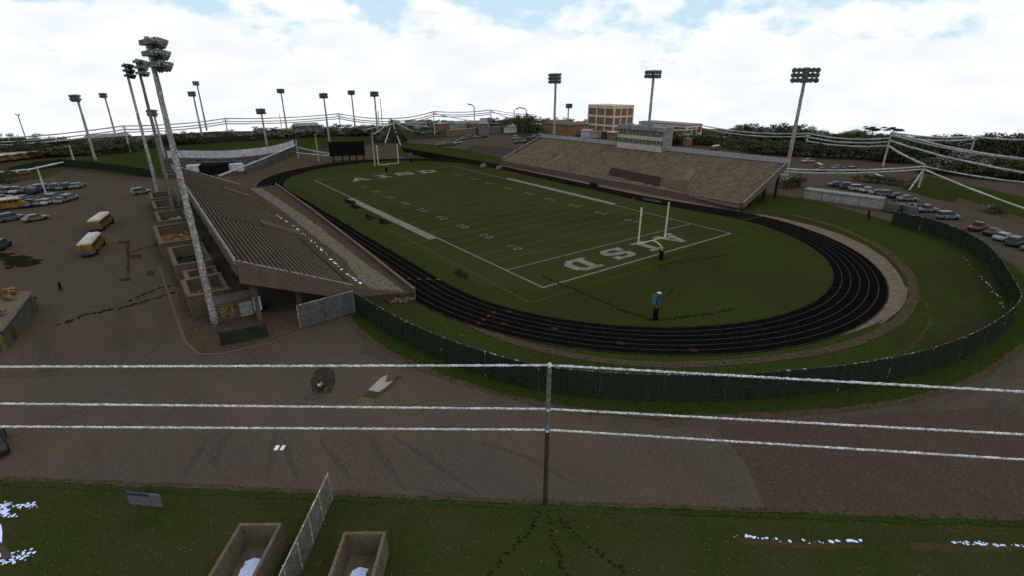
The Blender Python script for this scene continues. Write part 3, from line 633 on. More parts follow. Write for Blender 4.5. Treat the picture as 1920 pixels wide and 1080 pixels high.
for k in range(13):
    p = pbA+dv*(ln*(k+.5)/13)+bk*.22
    b = MB(); b.tube([(p.x, p.y, 6.6), (p.x, p.y, 6.6+H_*.9)], .06, 5); b.build('mullion', M['press'], rp)
for (t, s1, h1) in ((.52, 2.2, 1.5), (.64, .8, .8), (.12, 2.6, .4)):
    p = pbA+dv*ln*t+bk*2.6; b = MB(); b.box(p.x, p.y, 6.6+H_+h1/2, s1, s1*.8, h1, math.atan2(dv.y, dv.x)); b.build('rooftop_unit', M['roof'], rp)

# courtyards behind the west stand
def yard(label, x0, y0, x1, y1, h, floor, inner=None):
    r = thing('walled_yard', label, 'walled yard', (x0, y0, 0), 0, 'walled yards behind the left grandstand')
    t = .4; b = MB()
    b.box((x0+x1)/2, y0+t/2, h/2, x1-x0, t, h); b.box((x0+x1)/2, y1-t/2, h/2, x1-x0, t, h); b.box(x0+t/2, (y0+y1)/2, h/2, t, y1-y0-2*t, h); b.box(x1-t/2, (y0+y1)/2, h/2, t, y1-y0-2*t, h)
    b.build('wall', M['wallb'], r)
    b = MB()
    b.box((x0+x1)/2, y0+t/2, h+.09, x1-x0+.2, t+.2, .16); b.box((x0+x1)/2, y1-t/2, h+.09, x1-x0+.2, t+.2, .16); b.box(x0+t/2, (y0+y1)/2, h+.09, t+.2, y1-y0-2*t-.2, .16)
    b.build('coping', M['concrete'], r)
    b = MB(); b.face([(x0+t, y0+t, h*.45), (x1-t, y0+t, h*.45), (x1-t, y1-t, h*.45), (x0+t, y1-t, h*.45)]); b.build('floor', M[floor], r)
    b = MB()
    for k in range(26): b.box(random.uniform(x0+1, x1-1), random.uniform(y0+1, y1-1), h*.45+.2, *(random.uniform(.2, .8) for _ in range(2)), random.uniform(.1, .5), random.random()*3)
    b.build('debris', M[inner or floor], r)['kind'] = 'stuff'
    return r
yard('nearest walled yard with ochre debris on its floor, right behind the tallest floodlight', -43.3, 19.0, -38.4, 26.4, 2.9, 'rubble')
yard('shallow dark walled yard squeezed behind the nearest ochre yard', -42.6, 28.2, -38.4, 32.4, 2.3, 'tread', 'sheet')
yard('dark grey walled yard with a thick rim in the middle of the row', -43.4, 33.6, -38.4, 44.6, 3.0, 'tread', 'dark')
yard('wide walled yard with bright ochre floor beside the second floodlight', -44.3, 48.0, -38.2, 62.0, 3.0, 'rubble')
yard('walled yard with white and rusty clutter next beyond the second floodlight', -43.2, 66.0, -38.0, 76.0, 2.9, 'tread', 'offwhite')
yard('farthest walled yard but one, brown and half empty', -43.0, 80, -37.9, 89, 2.9, 'dirt')
yard('farthest walled yard, at the far end of the left grandstand', -42.9, 92, -37.8, 101, 2.9, 'rubble')
# kiosk wall with the brown door facing the camera under the stand
r = thing('kiosk', 'low brown kiosk under the near corner of the left grandstand behind the floodlight', 'kiosk', (-38, 15, 0))
b = MB(); b.box(-38.7, 17.2, 1.25, 5.8, 3.0, 2.5); b.build('wall', M['wallb'], r)
b = MB(); b.box(-37.4, 15.68, 1.0, 1.5, .05, 2.0); b.build('door', M['offwhite'], r)
b = MB(); b.box(-39.6, 15.68, 1.3, 1.8, .05, 1.4); b.build('shutter', M['rubble'], r)
b = MB(); b.box(-36.0, 15.68, 1.4, .9, .06, 1.9); b.build('pale_panel', mat('pale_blue_panel', (.5,.58,.85)), r)  # plain pale blue panel on the kiosk front
sheet('gravel_pad', rough_edge([(-44.6, 9.5), (-42.8, 6.9), (-37.3, 6.1), (-32.9, 7.2), (-25.6, 7.9), (-25, 12), (-36, 14), (-43.8, 46)], .12, 1), .06, M['dirt'])
ribbon('kerb_line', rough_edge([(-45.2, 46), (-44.9, 12), (-44.0, 7.6), (-42.0, 6.4), (-37.3, 5.8), (-33.0, 6.9)], .06, .8, False), .35, .075, M['patchtan'])

# ------------------------------------------------------------ floodlights
def flood(name, label, b0, h, arm, tiers, face, r0, r1, m='pole', lm='lamp', group='floodlight masts', per=5, dy=1.05, lr=.46):
    r = thing(name, label, 'floodlight', (b0.x, b0.y, 0), 0, group)
    n = max(6, int(h/1.2)); b = MB(); b.tube([(b0.x, b0.y, h*k/n) for k in range(n+1)], [r0+(r1-r0)*k/n for k in range(n+1)], 12, .10); b.build('mast', M[m], r, smooth=True)
    fx, fy = math.cos(face), math.sin(face); ax, ay = -fy, fx
    for t in range(tiers):
        z = h-.5-t*dy; b = MB(); b.tube([(b0.x-ax*arm/2, b0.y-ay*arm/2, z), (b0.x+ax*arm/2, b0.y+ay*arm/2, z)], .13, 6)
        ca = b.build('crossarm', M[m], r)
        b = MB(); b.bar((b0.x-ax*arm*.42-fx*.1, b0.y-ay*arm*.42-fy*.1, z-.28), (b0.x+ax*arm*.42-fx*.1, b0.y+ay*arm*.42-fy*.1, z-.28), .55, .5); b.build('ballast_box', M[lm], ca)
        for k in range(per):
            s = (k+.5)/per-.5; x, y = b0.x+ax*arm*s+fx*.35, b0.y+ay*arm*s+fy*.35
            b = MB(); b.tube([(x-fx*.25, y-fy*.25, z+.2), (x+fx*.25, y+fy*.25, z-.05), (x+fx*.8, y+fy*.8, z-.38)], [lr*.45, lr*.8, lr*1.1], 8, .15); b.build('lamp', M[lm], ca)
    return r
Wp = [((405, 612), 68, 'tallest and nearest floodlight mast, three lamp tiers, at the left grandstand near end', 'pole', 'lamp'),
      ((331, 412), 110, 'brown floodlight mast, the middle one of three beside the left grandstand', 'pole_brown', 'lamp'),
      ((301, 380), 124, 'floodlight mast with blackened lamps, the leftmost of three beside the left grandstand', 'pole', 'lamp_dark')]
for k, (q, top, lb, m_, lm) in enumerate(Wp):
    b0 = G(*q); h = HT(b0, top) if k < 2 else 32.5; flood('floodlight', lb, b0, h, 5.6, 3, 0.12, .42, .24, m_, lm, 'floodlights of the left grandstand')
    print('W', b0, h)
def ray_at(px, x):                          # ground point at world x whose vertical stands under column px (seen at the horizon)
    d = _f+_r*((px[0]-960)/FPX)+_u*((540-px[1])/FPX); t = (x-CAM.x)/d.x; return CAM+d*t
for px, top, lb, x in (((1477, 310), 126, 'floodlight mast with wide flat lamp rack at the right corner of the right grandstand', 113), ((1217, 232), 131, 'floodlight mast rising behind the roof of the press box', 108), ((1039, 250), 137, 'floodlight mast behind the far left end of the right grandstand', 104)):
    p = ray_at(px, x); b0 = Vector((p.x, p.y, 0)); h = HT(b0, top); print('E', b0, h)
    flood('floodlight', lb, b0, h, 7.0 if px[0] > 1400 else 5.6, 2 if px[0] in (1217,) else 3, R(200), .55, .42, 'pole', 'lamp', 'floodlights of the right grandstand', 6, 1.3, .66)
far = [((180, 303), 177, 'leftmost round headed floodlight over the outfield'), ((219, 262), 174, 'second floodlight from the left over the outfield'), ((310, 300), 205, 'short floodlight seen between the grandstand masts'),
       ((381, 264), 171, 'left one of the close pair of outfield floodlights'), ((388, 245), 152, 'darker and taller one of the close pair of outfield floodlights'), ((501, 275), 203, 'low floodlight in front of the outfield with wide head'),
       ((539, 250), 166, 'floodlight beyond the outfield, between the low one and the scoreboard'), ((618, 267), 174, 'floodlight standing just behind the scoreboard'), ((667, 250), 169, 'slim floodlight right of the scoreboard mast'), ((710, 265), 171, 'rightmost outfield floodlight, above the far goalpost'), ((1064, 250), 194, 'short distant lamp mast left of the brick school')]
for k, (q, top, lb) in enumerate(far):
    b0 = G(*q); h = HT(b0, top); flood('floodlight', lb, b0, h, 3.6, 2, R(225 if k < 5 else 250), .50, .34, 'pole_brown' if k == 4 else 'pole', 'lamp', 'floodlights round the outfield', 4, 1.1, .75)

# ------------------------------------------------------------ goalposts
def goal(label, y, s, m):
    r = thing('goalpost', label, 'goalpost', (FW/2, y-s*2.3, 0), 0, 'football goalposts')
    x = FW/2; b = MB(); b.tube([(x, y-s*2.3, .2), (x, y-s*2.3, 1.9), (x, y-s*2.0, 2.6), (x, y-s*1.1, 3.0), (x, y, 3.05)], .13, 10); b.build('gooseneck', M['gold'], r, smooth=True)
    b = MB(); b.tube([(x, y-s*2.3, .1), (x, y-s*2.3, 1.85)], .36, 12); b.build('post_pad', M['black'], r, smooth=True)
    b = MB(); b.tube([(x-3.55, y, 3.05), (x+3.55, y, 3.05)], .10, 8); b.build('crossbar', M['gold'], r)
    for sx in (-1, 1):
        b = MB(); b.tube([(x+sx*3.55, y, 3.05), (x+sx*3.55, y, 6.0), (x+sx*3.55, y, 9.3)], .14, 8, .12); b.build('upright', M[m], r)
goal('near goalpost with yellow curved neck, standing over the letter I', 0, 1, 'goalw')
goal('far goalpost beside the black scoreboard', 109.73, -1, 'goalw')
# ------------------------------------------------------------ scoreboard
a, c = G(620, 306), G(686, 303); r = thing('scoreboard', 'large black scoreboard on posts beyond the far bend of the track', 'scoreboard', a)
z1 = HT((a+c)/2, 266); z0 = HT((a+c)/2, 292)
b = MB(); b.bar((a.x, a.y, z0), (c.x, c.y, z0), .8, z1-z0); b.build('panel', M['black'], r)
b = MB(); b.bar((a.x, a.y, z1+.02), (c.x, c.y, z1+.02), .9, .25); b.build('top_trim', M['dark'], r)
for t in (.1, .35, .55, .75, .95):
    p = a.lerp(c, t); b = MB(); b.box(p.x, p.y+.1, z0/2, .4, .4, z0); b.build('post', M['black'], r)
# practice target near the end of the field
b0 = G(1228, 602); r = thing('play_clock_post', 'dark padded post with teal and navy box in the near half of the field', 'play clock', b0)
b = MB(); b.tube([(b0.x, b0.y, 0), (b0.x, b0.y, 1.0), (b0.x, b0.y, 1.8)], .34, 12, .08); b.build('pad', M['black'], r)
b = MB(); b.tube([(b0.x, b0.y, 1.7), (b0.x, b0.y, 2.5)], .13, 8); b.build('pole', M['sheet'], r)
b = MB(); b.box(b0.x+.12, b0.y-.05, 3.2, .7, .6, 1.35, -.5); b.build('cabinet', M['navy'], r)
b = MB(); b.box(b0.x-.42, b0.y+.18, 3.15, .3, .62, 1.15, -.5); b.build('display_panel', M['teal'], r)
b = MB(); b.box(b0.x+.12, b0.y-.05, 3.92, .5, .4, .09, -.5); b.build('cap', M['net'], r)
b0 = G(771, 305); r = thing('play_clock_post', 'dark padded post with grey top at the far end of the field', 'play clock', b0)
b = MB(); b.tube([(b0.x, b0.y, 0), (b0.x, b0.y, 1.7)], .4, 10, .08); b.build('pad', M['black'], r)
b = MB(); b.tube([(b0.x, b0.y, 1.7), (b0.x, b0.y, 2.2)], .15, 8); b.build('pole', M['sheet'], r)
b = MB(); b.box(b0.x, b0.y, 2.9, 1.3, .5, 1.4, -.5); b.build('cabinet', M['sheet'], r)

# ------------------------------------------------------------ sideline equipment
def team_bench(label, px, rz, m1, n=1.0):
    p = G(*px, .22); r = thing('team_bench', label, 'bench', p, rz, 'team benches by the touchline')
    L = 4.2*n
    b = MB(); b.box(0, 0, .48, .42, L, .06); b.build('seat', M[m1], r, world=False)
    b = MB(); b.box(-.24, 0, .80, .05, L, .30); b.build('backrest', M[m1], r, world=False)
    for t in (-.42, 0, .42):
        b = MB(); b.box(0, L*t, .22, .4, .08, .44); b.build('leg', M['black'], r, world=False)
    b = MB()
    for k in range(10): b.box(random.uniform(-.5, 1.1), random.uniform(-L/2, L/2), .25, random.uniform(.2, .6), random.uniform(.2, .7), random.uniform(.2, .55), random.random()*3)
    b.build('kit_pile', M['dark'], r, world=False)
for lb, q, m1 in (('long dark bench piled with kit left of the far end of the wide white stripe', (655, 381), 'black'), ('green tinted bench with kit touching the wide white stripe', (664, 389), 'dark'), ('small dark bench with kit midway along the wide white stripe', (692, 410), 'black'), ('dark bench with kit nearest the camera along the wide white stripe', (717, 418), 'black')):
    team_bench(lb, q, 0, m1, .9 if q[0] < 680 else .6)
team_bench('cluttered grey bench on the far touchline behind the near goalpost', (1222, 380), .1, 'sheet', 1.2)
team_bench('dark bench on the right grandstand side of the track, left of the goalpost', (1112, 348), .1, 'black', .6)
for lb, q in (('olive dome of a rolled tarpaulin beside the far right touchline', (906, 316)), ('low grey tarpaulin mound beside the far touchline', (935, 320))):
    p = G(*q); b = MB(); b.tube([(p.x-1.8, p.y-1.2, .6), (p.x-.6, p.y-.4, .95), (p.x+.8, p.y+.5, .9), (p.x+1.9, p.y+1.2, .6)], [.35, .9, .85, .3], 9, .2)
    tag(b.build('tarpaulin_roll', M['concrete'], None, smooth=True), lb, 'tarpaulin')

# ------------------------------------------------------------ utility poles and wires
def sag(a, c, s, n=14):
    a, c = Vector(a), Vector(c)
    return [a.lerp(c, k/n)-Vector((0, 0, 4*s*(k/n)*(1-k/n))) for k in range(n+1)]
WN = 0
def wire(label, a, c, s, r, m='wire_far', n=None, group=None):
    ln = (Vector(c)-Vector(a)).length; n = n or max(10, int(ln/4)); b = MB(); P = sag(a, c, s, n)
    b.tube(P, r, 6, .28); return tag(b.build('overhead_wire', M[m]), label, 'wire', group)
P0 = G(1022, 948); tz = HT(P0, 685)
r = thing('utility_pole', 'nearest utility pole, dark wood below and pale above, carrying three thick white wires', 'utility pole', P0)
b = MB(); n = 24; b.tube([(P0.x, P0.y, (tz-5.2)*k/n) for k in range(n+1)], [.185-.025*k/n for k in range(n+1)], 10, .07); b.build('lower_shaft', M['wood'], r)
b = MB(); n = 24; b.tube([(P0.x, P0.y, tz-5.2+5.2*k/n) for k in range(n+1)], [.165-.02*k/n for k in range(n+1)], 10, .10); b.build('upper_shaft', M['woodtop'], r)
zs = [tz, HT(P0, 767), HT(P0, 806)]
for z in zs:
    b = MB(); b.tube([(P0.x-.12, P0.y-.12, z), (P0.x+.12, P0.y+.12, z)], .12, 8); b.build('insulator', M['wire'], r)
for z, lpy, rpy, nm in zip(zs, (688, 757, 800), (735, 815, 862), ('topmost', 'middle', 'lowest')):
    z2 = z-.02
    A = G(0, lpy, z2); Bp = G(1920, rpy, z2); A = P0+(A-Vector((P0.x, P0.y, z2)))*1.35; A.z = z2; Bp = P0+(Bp-Vector((P0.x, P0.y, z2)))*1.35; Bp.z = z2
    wire('%s thick white wire running left from the nearest utility pole' % nm, (P0.x, P0.y, z), A, .0, .072, 'wire', 240)
    wire('%s thick white wire running right from the nearest utility pole' % nm, (P0.x, P0.y, z), Bp, .0, .072, 'wire', 240)
def upole(label, q, top, arm=0.0, rr=.28, group='distant utility poles', m='wire_far', h=None):
    b0 = G(*q); h = h or HT(b0, top); r = thing('utility_pole', label, 'utility pole', b0, 0, group)
    b = MB(); n = 8; b.tube([(b0.x, b0.y, h*k/n) for k in range(n+1)], [rr*1.15-rr*.3*k/n for k in range(n+1)], 7, .15); b.build('shaft', M[m], r)
    if arm:
        b = MB(); b.tube([b0+_r*(-arm)+Vector((0, 0, h-.8)), b0+_r*arm+Vector((0, 0, h-.8))], rr*.6, 6); b.build('crossarm', M[m], r)
    return Vector((b0.x, b0.y, h))
Lp = [upole('leftmost far pole of the long line behind the outfield', (245, 285), 236, 1.2), upole('far pole with crossarm above the outfield hedge', (430, 263), 222, 1.5), upole('far pole of the line behind the scoreboard mast', (640, 254), 213, 1.5), upole('far pole in the tangle of wires right of the far goalpost', (738, 262), 222, 2.2), upole('pole at the hub of pale wires over the far car park', (815, 252), 209, 2.0), upole('pole over the distant white shed beyond the car park', (921, 240), 206, 1.5)]
L0 = G(-60, 262, 7.5)
chain = [L0]+Lp
for i in range(len(chain)-1):
    for j, dz in enumerate((0, 1.5, 2.6)):
        a, c = chain[i]-Vector((0, 0, dz)), chain[i+1]-Vector((0, 0, dz)); wire('far wire span %s of the long line, %s strand' % (['left of the first pole', 'between the outfield hedge poles', 'above the outfield', 'behind the far goalpost', 'over the far car park', 'above the distant sheds'][i], ['top', 'middle', 'lowest'][j]), a, c, .9, .27, group='wires of the long far line')
tang = Lp[3]
for k, (q, z) in enumerate((((700, 252), 4.5), ((751, 272), .5), ((722, 268), 1.5), ((775, 246), 3.5), ((805, 238), 4.5), ((680, 244), 5.5), ((800, 230), 6))):
    wire(['grey guy wire leaning left from the tangle pole', 'pale guy wire running down right of the tangle pole', 'short guy wire just left of the tangle pole', 'sagging wire right of the tangle pole', 'second sagging wire right of the tangle pole', 'long slack wire left of the tangle pole', 'upper sagging wire right of the tangle pole'][k], tang-Vector((0, 0, .6+.2*k)), G(q[0], q[1], z), .4, .24)
for k, (q, z) in enumerate((((1000, 215), 8), ((960, 222), 7), ((900, 228), 5), ((1100, 232), 6))):
    wire(['top wire heading right from the shed pole', 'second wire heading right over the trees', 'low wire over the distant white shed', 'long low wire toward the brick school'][k], Lp[5-(k == 2)]-Vector((0, 0, .5*k)), G(q[0], q[1], z), .5, .2)
pa = upole('short pole behind the grandstand corner carrying two wires', (1410, 355), 313, .0, .2)
pb = upole('pole with slanting brace above the red car on the right', (1722, 352), 312, .0, .22)
pc = upole('tall pole at the hub of the wires on the right', (1655, 312), 248, 2.4, .3)
pd = upole('short pole between press box and right trees', (1308, 262), 234, .8, .3)
pe = upole('pole beside the right floodlight mast among trees', (1507, 292), 250, 1.2, .3)
pf = upole('pole lost in the grey trees at the far right', (1815, 300), 256, 1.2, .3)
wr = [('upper short span from grandstand corner to short pole', pa, G(1475, 322, 4.6), .3), ('lower short span from grandstand corner to short pole', pa-Vector((0, 0, .9)), G(1478, 328, 4.0), .3),
 ('upper wire between the short pole and the braced pole', pa, pb, 1.0), ('lower wire between the short pole and the braced pole', pa-Vector((0, 0, .8)), pb-Vector((0, 0, .8)), 1.0),
 ('upper wire running right out of view from the braced pole', pb, G(1960, 346, 5.5), .5), ('steep wire running down right from the braced pole', pb-Vector((0, 0, .8)), G(1960, 405, 4.5), .3), ('slanting brace wire of the braced pole', pb-Vector((0, 0, .8)), G(1704, 357, .3), 0),
 ('first high wire right of the hub pole', pc, G(1960, 302, 7.5), 1.2), ('second high wire right of the hub pole', pc-Vector((0, 0, .9)), G(1960, 303, 6.8), 1.2), ('third wire right of the hub pole', pc-Vector((0, 0, 2.8)), G(1960, 330, 6), 1.0),
 ('fourth low wire right of the hub pole', pc-Vector((0, 0, 4.6)), pb+Vector((0, 0, .5)), .4), ('wire from hub pole to the pole in the grey trees', pc, pf, 1.0), ('lower wire from hub pole to the pole in the grey trees', pc-Vector((0, 0, 1.2)), pf-Vector((0, 0, 1)), 1.0),
 ('wire from the pole in the grey trees to the right edge', pf, G(1960, 262, 9.5), .5), ('wire between the floodlit pole and the hub pole', pe, pc-Vector((0, 0, 2)), 1.2), ('lower wire between the floodlit pole and the hub pole', pe-Vector((0, 0, 1.4)), pc-Vector((0, 0, 3.2)), 1.2), ('third wire between the floodlit pole and the hub pole', pe-Vector((0, 0, 3)), pc-Vector((0, 0, 4.6)), 1.0),
 ('upper wire from the press box pole to the floodlit pole', pd, pe, 1.6), ('lower wire from the press box pole to the floodlit pole', pd-Vector((0, 0, 1.2)), pe-Vector((0, 0, 1.2)), 1.8), ('wire from the press box roof to its pole', G(1258, 244, 9), pd-Vector((0, 0, 2)), .3),
 ('left end wire of the outfield net poles', G(410, 330, 2.0), G(553, 272, 5.0), .2)]
for lb, a, c, s in wr: wire(lb, a, c, s, .20 if ('braced' in lb or 'short span' in lb) else .28)
# slim lamp post and marker in the left car park
b0 = G(54, 276); h = HT(b0, 216); 
r = thing('lamp_post', 'slim forked lamp post rising from the dirt at the far left', 'lamp post', b0); b = MB(); b.tube([(b0.x, b0.y, h*k/6) for k in range(7)], .22, 7, .15); b.build('shaft', M['pole'], r)
for s in (-1, 1):
    b = MB(); b.tube([(b0.x, b0.y, h-.2), (b0.x+_r.x*s*1.0, b0.y+_r.y*s*1.0, h+.5)], .22, 6); b.build('lamp_head', M['lamp'], r)
upole('grey pole among the parked cars at the left', (88, 368), 312, 0, .22, h=None)
upole('leaning pale pole at the end of the bus rows', (139, 302), 272, 0, .25)
wire('pale barrier wire at the far left above the dirt bank', G(8, 328, 1.0), G(118, 304, 2.0), 0, .25, 'wire')
for lb, q, top in (('left net pole in front of the outfield grandstand', (560, 298), 262), ('right net pole beside the scoreboard', (598, 304), 253), ('thin far pole left of the tall outfield floodlight', (528, 240), 213), ('thin black mast right of the far floodlight', (718, 245), 184), ('stub pole beside the thin black mast', (712, 246), 208), ('thin pole right behind the far goalpost upright', (703, 312), 247)):
    upole(lb, q, top, 0, .22, 'thin masts beyond the far bend', 'black' if 'black' in lb else 'pole')
wire('upper rail wire between net pole and scoreboard', G(556, 276, 4.5), G(617, 288, 4.5), .1, .2); wire('lower rail wire between net pole and scoreboard', G(556, 286, 3), G(617, 292, 3.2), .1, .2)
# curved street lamps on the horizon
for lb, q, top, s in (('left curved street lamp on the skyline left of the school', (964, 240), 203, 1), ('right curved street lamp on the skyline left of the school', (987, 240), 203, -1), ('curved street lamp above the distant shed', (890, 240), 196, -1)):
    b0 = G(*q); h = HT(b0, top); r = thing('street_lamp', lb, 'street lamp', b0, 0, 'street lamps on the skyline'); b = MB(); b.tube([(b0.x, b0.y, 0), (b0.x, b0.y, h-1.5), (b0.x+s*_r.x*1.2, b0.y+s*_r.y*1.2, h-.3)], .3, 6); b.build('shaft', M['sheet'], r)
    b = MB(); b.tube([(b0.x+s*_r.x*1.2, b0.y+s*_r.y*1.2, h-.3), (b0.x+s*_r.x*4.2, b0.y+s*_r.y*4.2, h+.4)], .4, 6); b.build('lamp_head', M['sheet'], r)

def ordn_(k): return '%d%s' % (k, 'th' if 10 < k % 100 < 14 else {1: 'st', 2: 'nd', 3: 'rd'}.get(k % 10, 'th'))
# ------------------------------------------------------------ buildings far off
def bldg(name, label, x0, y0, x1, y1, h, wall, bands=0, pil=0, roofm='band', cat='building'):
    r = thing(name, label, cat, (x0, y0, 0)); b = MB(); b.box((x0+x1)/2, (y0+y1)/2, h/2, x1-x0, y1-y0, h); b.build('wall', M[wall], r)
    b = MB(); b.box((x0+x1)/2, (y0+y1)/2, h+.3, x1-x0+.8, y1-y0+.8, .6); b.build('roof', M[roofm], r)
    for k in range(bands):
        z = h*(k+.0)/bands+ (h/bands*.86); b = MB(); b.box((x0+x1)/2, (y0+y1)/2, z, x1-x0+.5, y1-y0+.5, h/bands*.22); b.build('floor_band', M['band'], r)
    if pil:
        for k in range(pil+1):
            for (x, y) in ((x0, y0+(y1-y0)*k/pil), (x0+(x1-x0)*k/pil, y0))[:1 if k == 0 else 2]:
                b = MB(); b.box(x, y, h/2, .75, .75, h-.1); b.build('pilaster', M['band'], r)
    for k in range(0 if wall == 'brick' else max(bands, 1)):
        for j in range(3):
            b = MB(); b.box(x0-.06, y0+(y1-y0)*(j+.5)/3, h*(k+.42)/max(bands, 1), .12, (y1-y0)*.10, h/max(bands, 1)*.3); b.build('window', M['pressd'], r)
    return r
bldg('school_building', 'three storey red brick school with pale bands on the skyline behind the right grandstand', 187.4, 161.6, 203.5, 182.4, HT(Vector((187.4, 161.6, 0)), 200), 'brick', 3, 3)
p = G(1258, 262); bldg('school_building', 'two storey brick wing with flat roof right of the press box', p.x, p.y-9, p.x+12, p.y+22, HT(Vector((p.x, p.y, 0)), 234), 'brick', 2, 3, 'roof')
p = G(1025, 250); bldg('school_building', 'long low brick hall with pale eaves left of the tall school', p.x, p.y-20, p.x+14, p.y+4, HT(Vector((p.x, p.y, 0)), 232), 'brick', 0, 0, 'concrete')
r = thing('long_shed', 'long off white shed with grey end beside the grass bank at right', 'shed', (95, -2, 0))
a, c = Vector((93.6, 7.0, 0)), Vector((95.9, -9.6, 0)); d = (c-a).normalized(); pp = Vector((-d.y, d.x, 0)); 
if pp.x < 0: pp = -pp
b = MB(); b.prism([(q.x, q.y) for q in (a, c, c+pp*3.2, a+pp*3.2)], 0, 2.6); b.build('wall', M['offwhite'], r)
b = MB(); q = [a-pp*.25-d*.3, c-pp*.25+d*.3, c+pp*3.45+d*.3, a+pp*3.45-d*.3]; b.prism([(v.x, v.y) for v in q], 2.6, 2.85); b.build('roof', M['roof'], r)
b = MB(); b.bar(a-pp*.03+Vector((0, 0, .0)), c-pp*.03, .1, .5); b.build('plinth', M['concrete'], r)
for t in (.25, .5, .75):
    q = a.lerp(c, t)-pp*.07; b = MB(); b.bar(q-d*.04+Vector((0, 0, .5)), q+d*.04+Vector((0, 0, .5)), .06, 2.05); b.build('seam', M['sheet'], r)
q = c+d*2.5; r = thing('storage_tank', 'dark grey storage tank at the right end of the long white shed', 'tank', q)
b = MB(); b.tube([(q.x, q.y, .1), (q.x, q.y, .5), (q.x, q.y, 2.1), (q.x, q.y, 2.6)], [1.2, 1.45, 1.45, .8], 14, .04); b.build('shell', M['sheet'], r); b = MB(); b.tube([(q.x, q.y, 2.6), (q.x, q.y, 2.85)], .4, 8); b.build('lid', M['dark'], r)
q = c+d*6; r = thing('storage_tank', 'second dark storage tank beside the green screen fence', 'tank', q)
b = MB(); b.tube([(q.x, q.y, .1), (q.x, q.y, .5), (q.x, q.y, 2.0), (q.x, q.y, 2.4)], [1.2, 1.4, 1.4, .8], 14, .04); b.build('shell', M['sheet'], r); b = MB(); b.tube([(q.x, q.y, 2.4), (q.x, q.y, 2.65)], .4, 8); b.build('lid', M['dark'], r)
r = thing('boundary_wall', 'long pale block wall beyond the far brown car park', 'wall', G(838, 257)); b = MB(); a, c = G(838, 257), G(948, 248); a.z = c.z = 0; b.bar(a, c, .5, 3.6); b.build('wall_face', M['concrete'], r)
b = MB(); b.bar(a+Vector((0, 0, 3.6)), c+Vector((0, 0, 3.6)), .7, .2); b.build('coping', M['offwhite'], r)
random.seed(21)
for lb, q, s, m_ in (('blue tinted watertank shed above the pale block wall', (905, 252), (6, 5, 6), 'signface'), ('small white house in the far tangle of wires', (860, 244), (9, 7, 4), 'offwhite'), ('rust roofed shed beyond the far car park', (890, 243), (10, 7, 4), 'brick'), ('dark long shed beyond the outfield floodlights', (575, 248), (14, 7, 4), 'sheet'), ('white trailer at the edge of the far car park', (955, 248), (8, 4, 3), 'net'), ('low brown house in the trees left of the outfield', (205, 266), (18, 7, 2.6), 'brick'), ('grey roofed house right of the press box trees', (1600, 262), (26, 9, 3), 'brick'), ('beige house among the far right trees', (1500, 262), (22, 9, 3), 'tan')):
    p = G(*q); r = thing('house', lb, 'house', p, R(random.uniform(-30, 30)), 'small far buildings'); b = MB(); b.box(0, 0, s[2]/2, s[0], s[1], s[2]); b.build('wall', M[m_], r, world=False)
    b = MB(); b.hexa([(-s[0]/2-.4, -s[1]/2-.4, s[2]), (s[0]/2+.4, -s[1]/2-.4, s[2]), (s[0]/2+.4, s[1]/2+.4, s[2]), (-s[0]/2-.4, s[1]/2+.4, s[2])], [(-s[0]/2+.4, -.2, s[2]+1.5), (s[0]/2-.4, -.2, s[2]+1.5), (s[0]/2-.4, .2, s[2]+1.5), (-s[0]/2+.4, .2, s[2]+1.5)]); b.build('roof', M['roof'], r, world=False)
    for t in (-.3, 0, .3):
        b = MB(); b.box(s[0]*t, -s[1]/2-.03, s[2]*.55, s[0]*.12, .06, s[2]*.3); b.build('window', M['pressd'], r, world=False)
random.seed(33)
cl = [('white', 'net'), ('grey', 'sheet'), ('cream', 'offwhite'), ('brown', 'dirt'), ('blue grey', 'signface'), ('rust', 'brick')]
spots = [(742, 238), (756, 243), (770, 236), (782, 241), (797, 234), (812, 240), (828, 243), (842, 237), (868, 240), (880, 236), (897, 239), (912, 233), (930, 240), (946, 236), (1004, 243), (1016, 238), (1182, 262), (1196, 268), (1212, 266), (1275, 268), (1290, 272), (1350, 268), (1100, 256), (1118, 258), (1135, 260), (1148, 262)]
for k, q in enumerate(spots):
    cn, m_ = random.choice(cl); p = G(*q); sx, sy, sz = random.uniform(4, 11), random.uniform(3, 6), random.uniform(2.2, 4.2)
    r = thing('shed', '%s flat shed, %s from left in the distant town clutter' % (cn, ordn_(k+1)), 'shed', p, R(random.uniform(-40, 40)), 'sheds of the distant town')
    b = MB(); b.box(0, 0, sz/2, sx, sy, sz); b.build('wall', M[m_], r, False)
    b = MB(); b.box(0, 0, sz+.15, sx+.5, sy+.5, .3); b.build('roof', M[random.choice(['roof', 'net', 'offwhite'])], r, False)
# outfield grandstand
r = thing('baseball_grandstand', 'curved dark baseball grandstand with white netting wall facing the outfield', 'grandstand', G(400, 320))
top = smooth_line([tuple(G(*q)[:2]) for q in [(318, 306), (345, 305), (420, 307), (500, 299), (535, 290), (553, 283)]], 2)
botm = smooth_line([tuple(G(*q)[:2]) for q in [(302, 330), (350, 332), (420, 333), (482, 322), (528, 301), (556, 287)]], 2)
for k in range(6):
    b = MB(); t0, t1 = k/6, (k+1)/6
    for i in range(len(top)-1):
        A = [Vector((*top[j], 0)).lerp(Vector((*botm[j], 0)), t) for j, t in ((i, t0), (i+1, t0), (i+1, t1), (i, t1))]; z = 1.9-.3*k
        b.hexa([(p.x, p.y, 0) for p in A], [(p.x, p.y, z) for p in A])
    b.build('seating_tier', M['seats_dark'], r)
b = MB()
for i in range(len(top)-1): b.bar((*top[i], 1.9), (*top[i+1], 1.9), .3, 2.6)
b.build('netting_wall', M['net'], r)
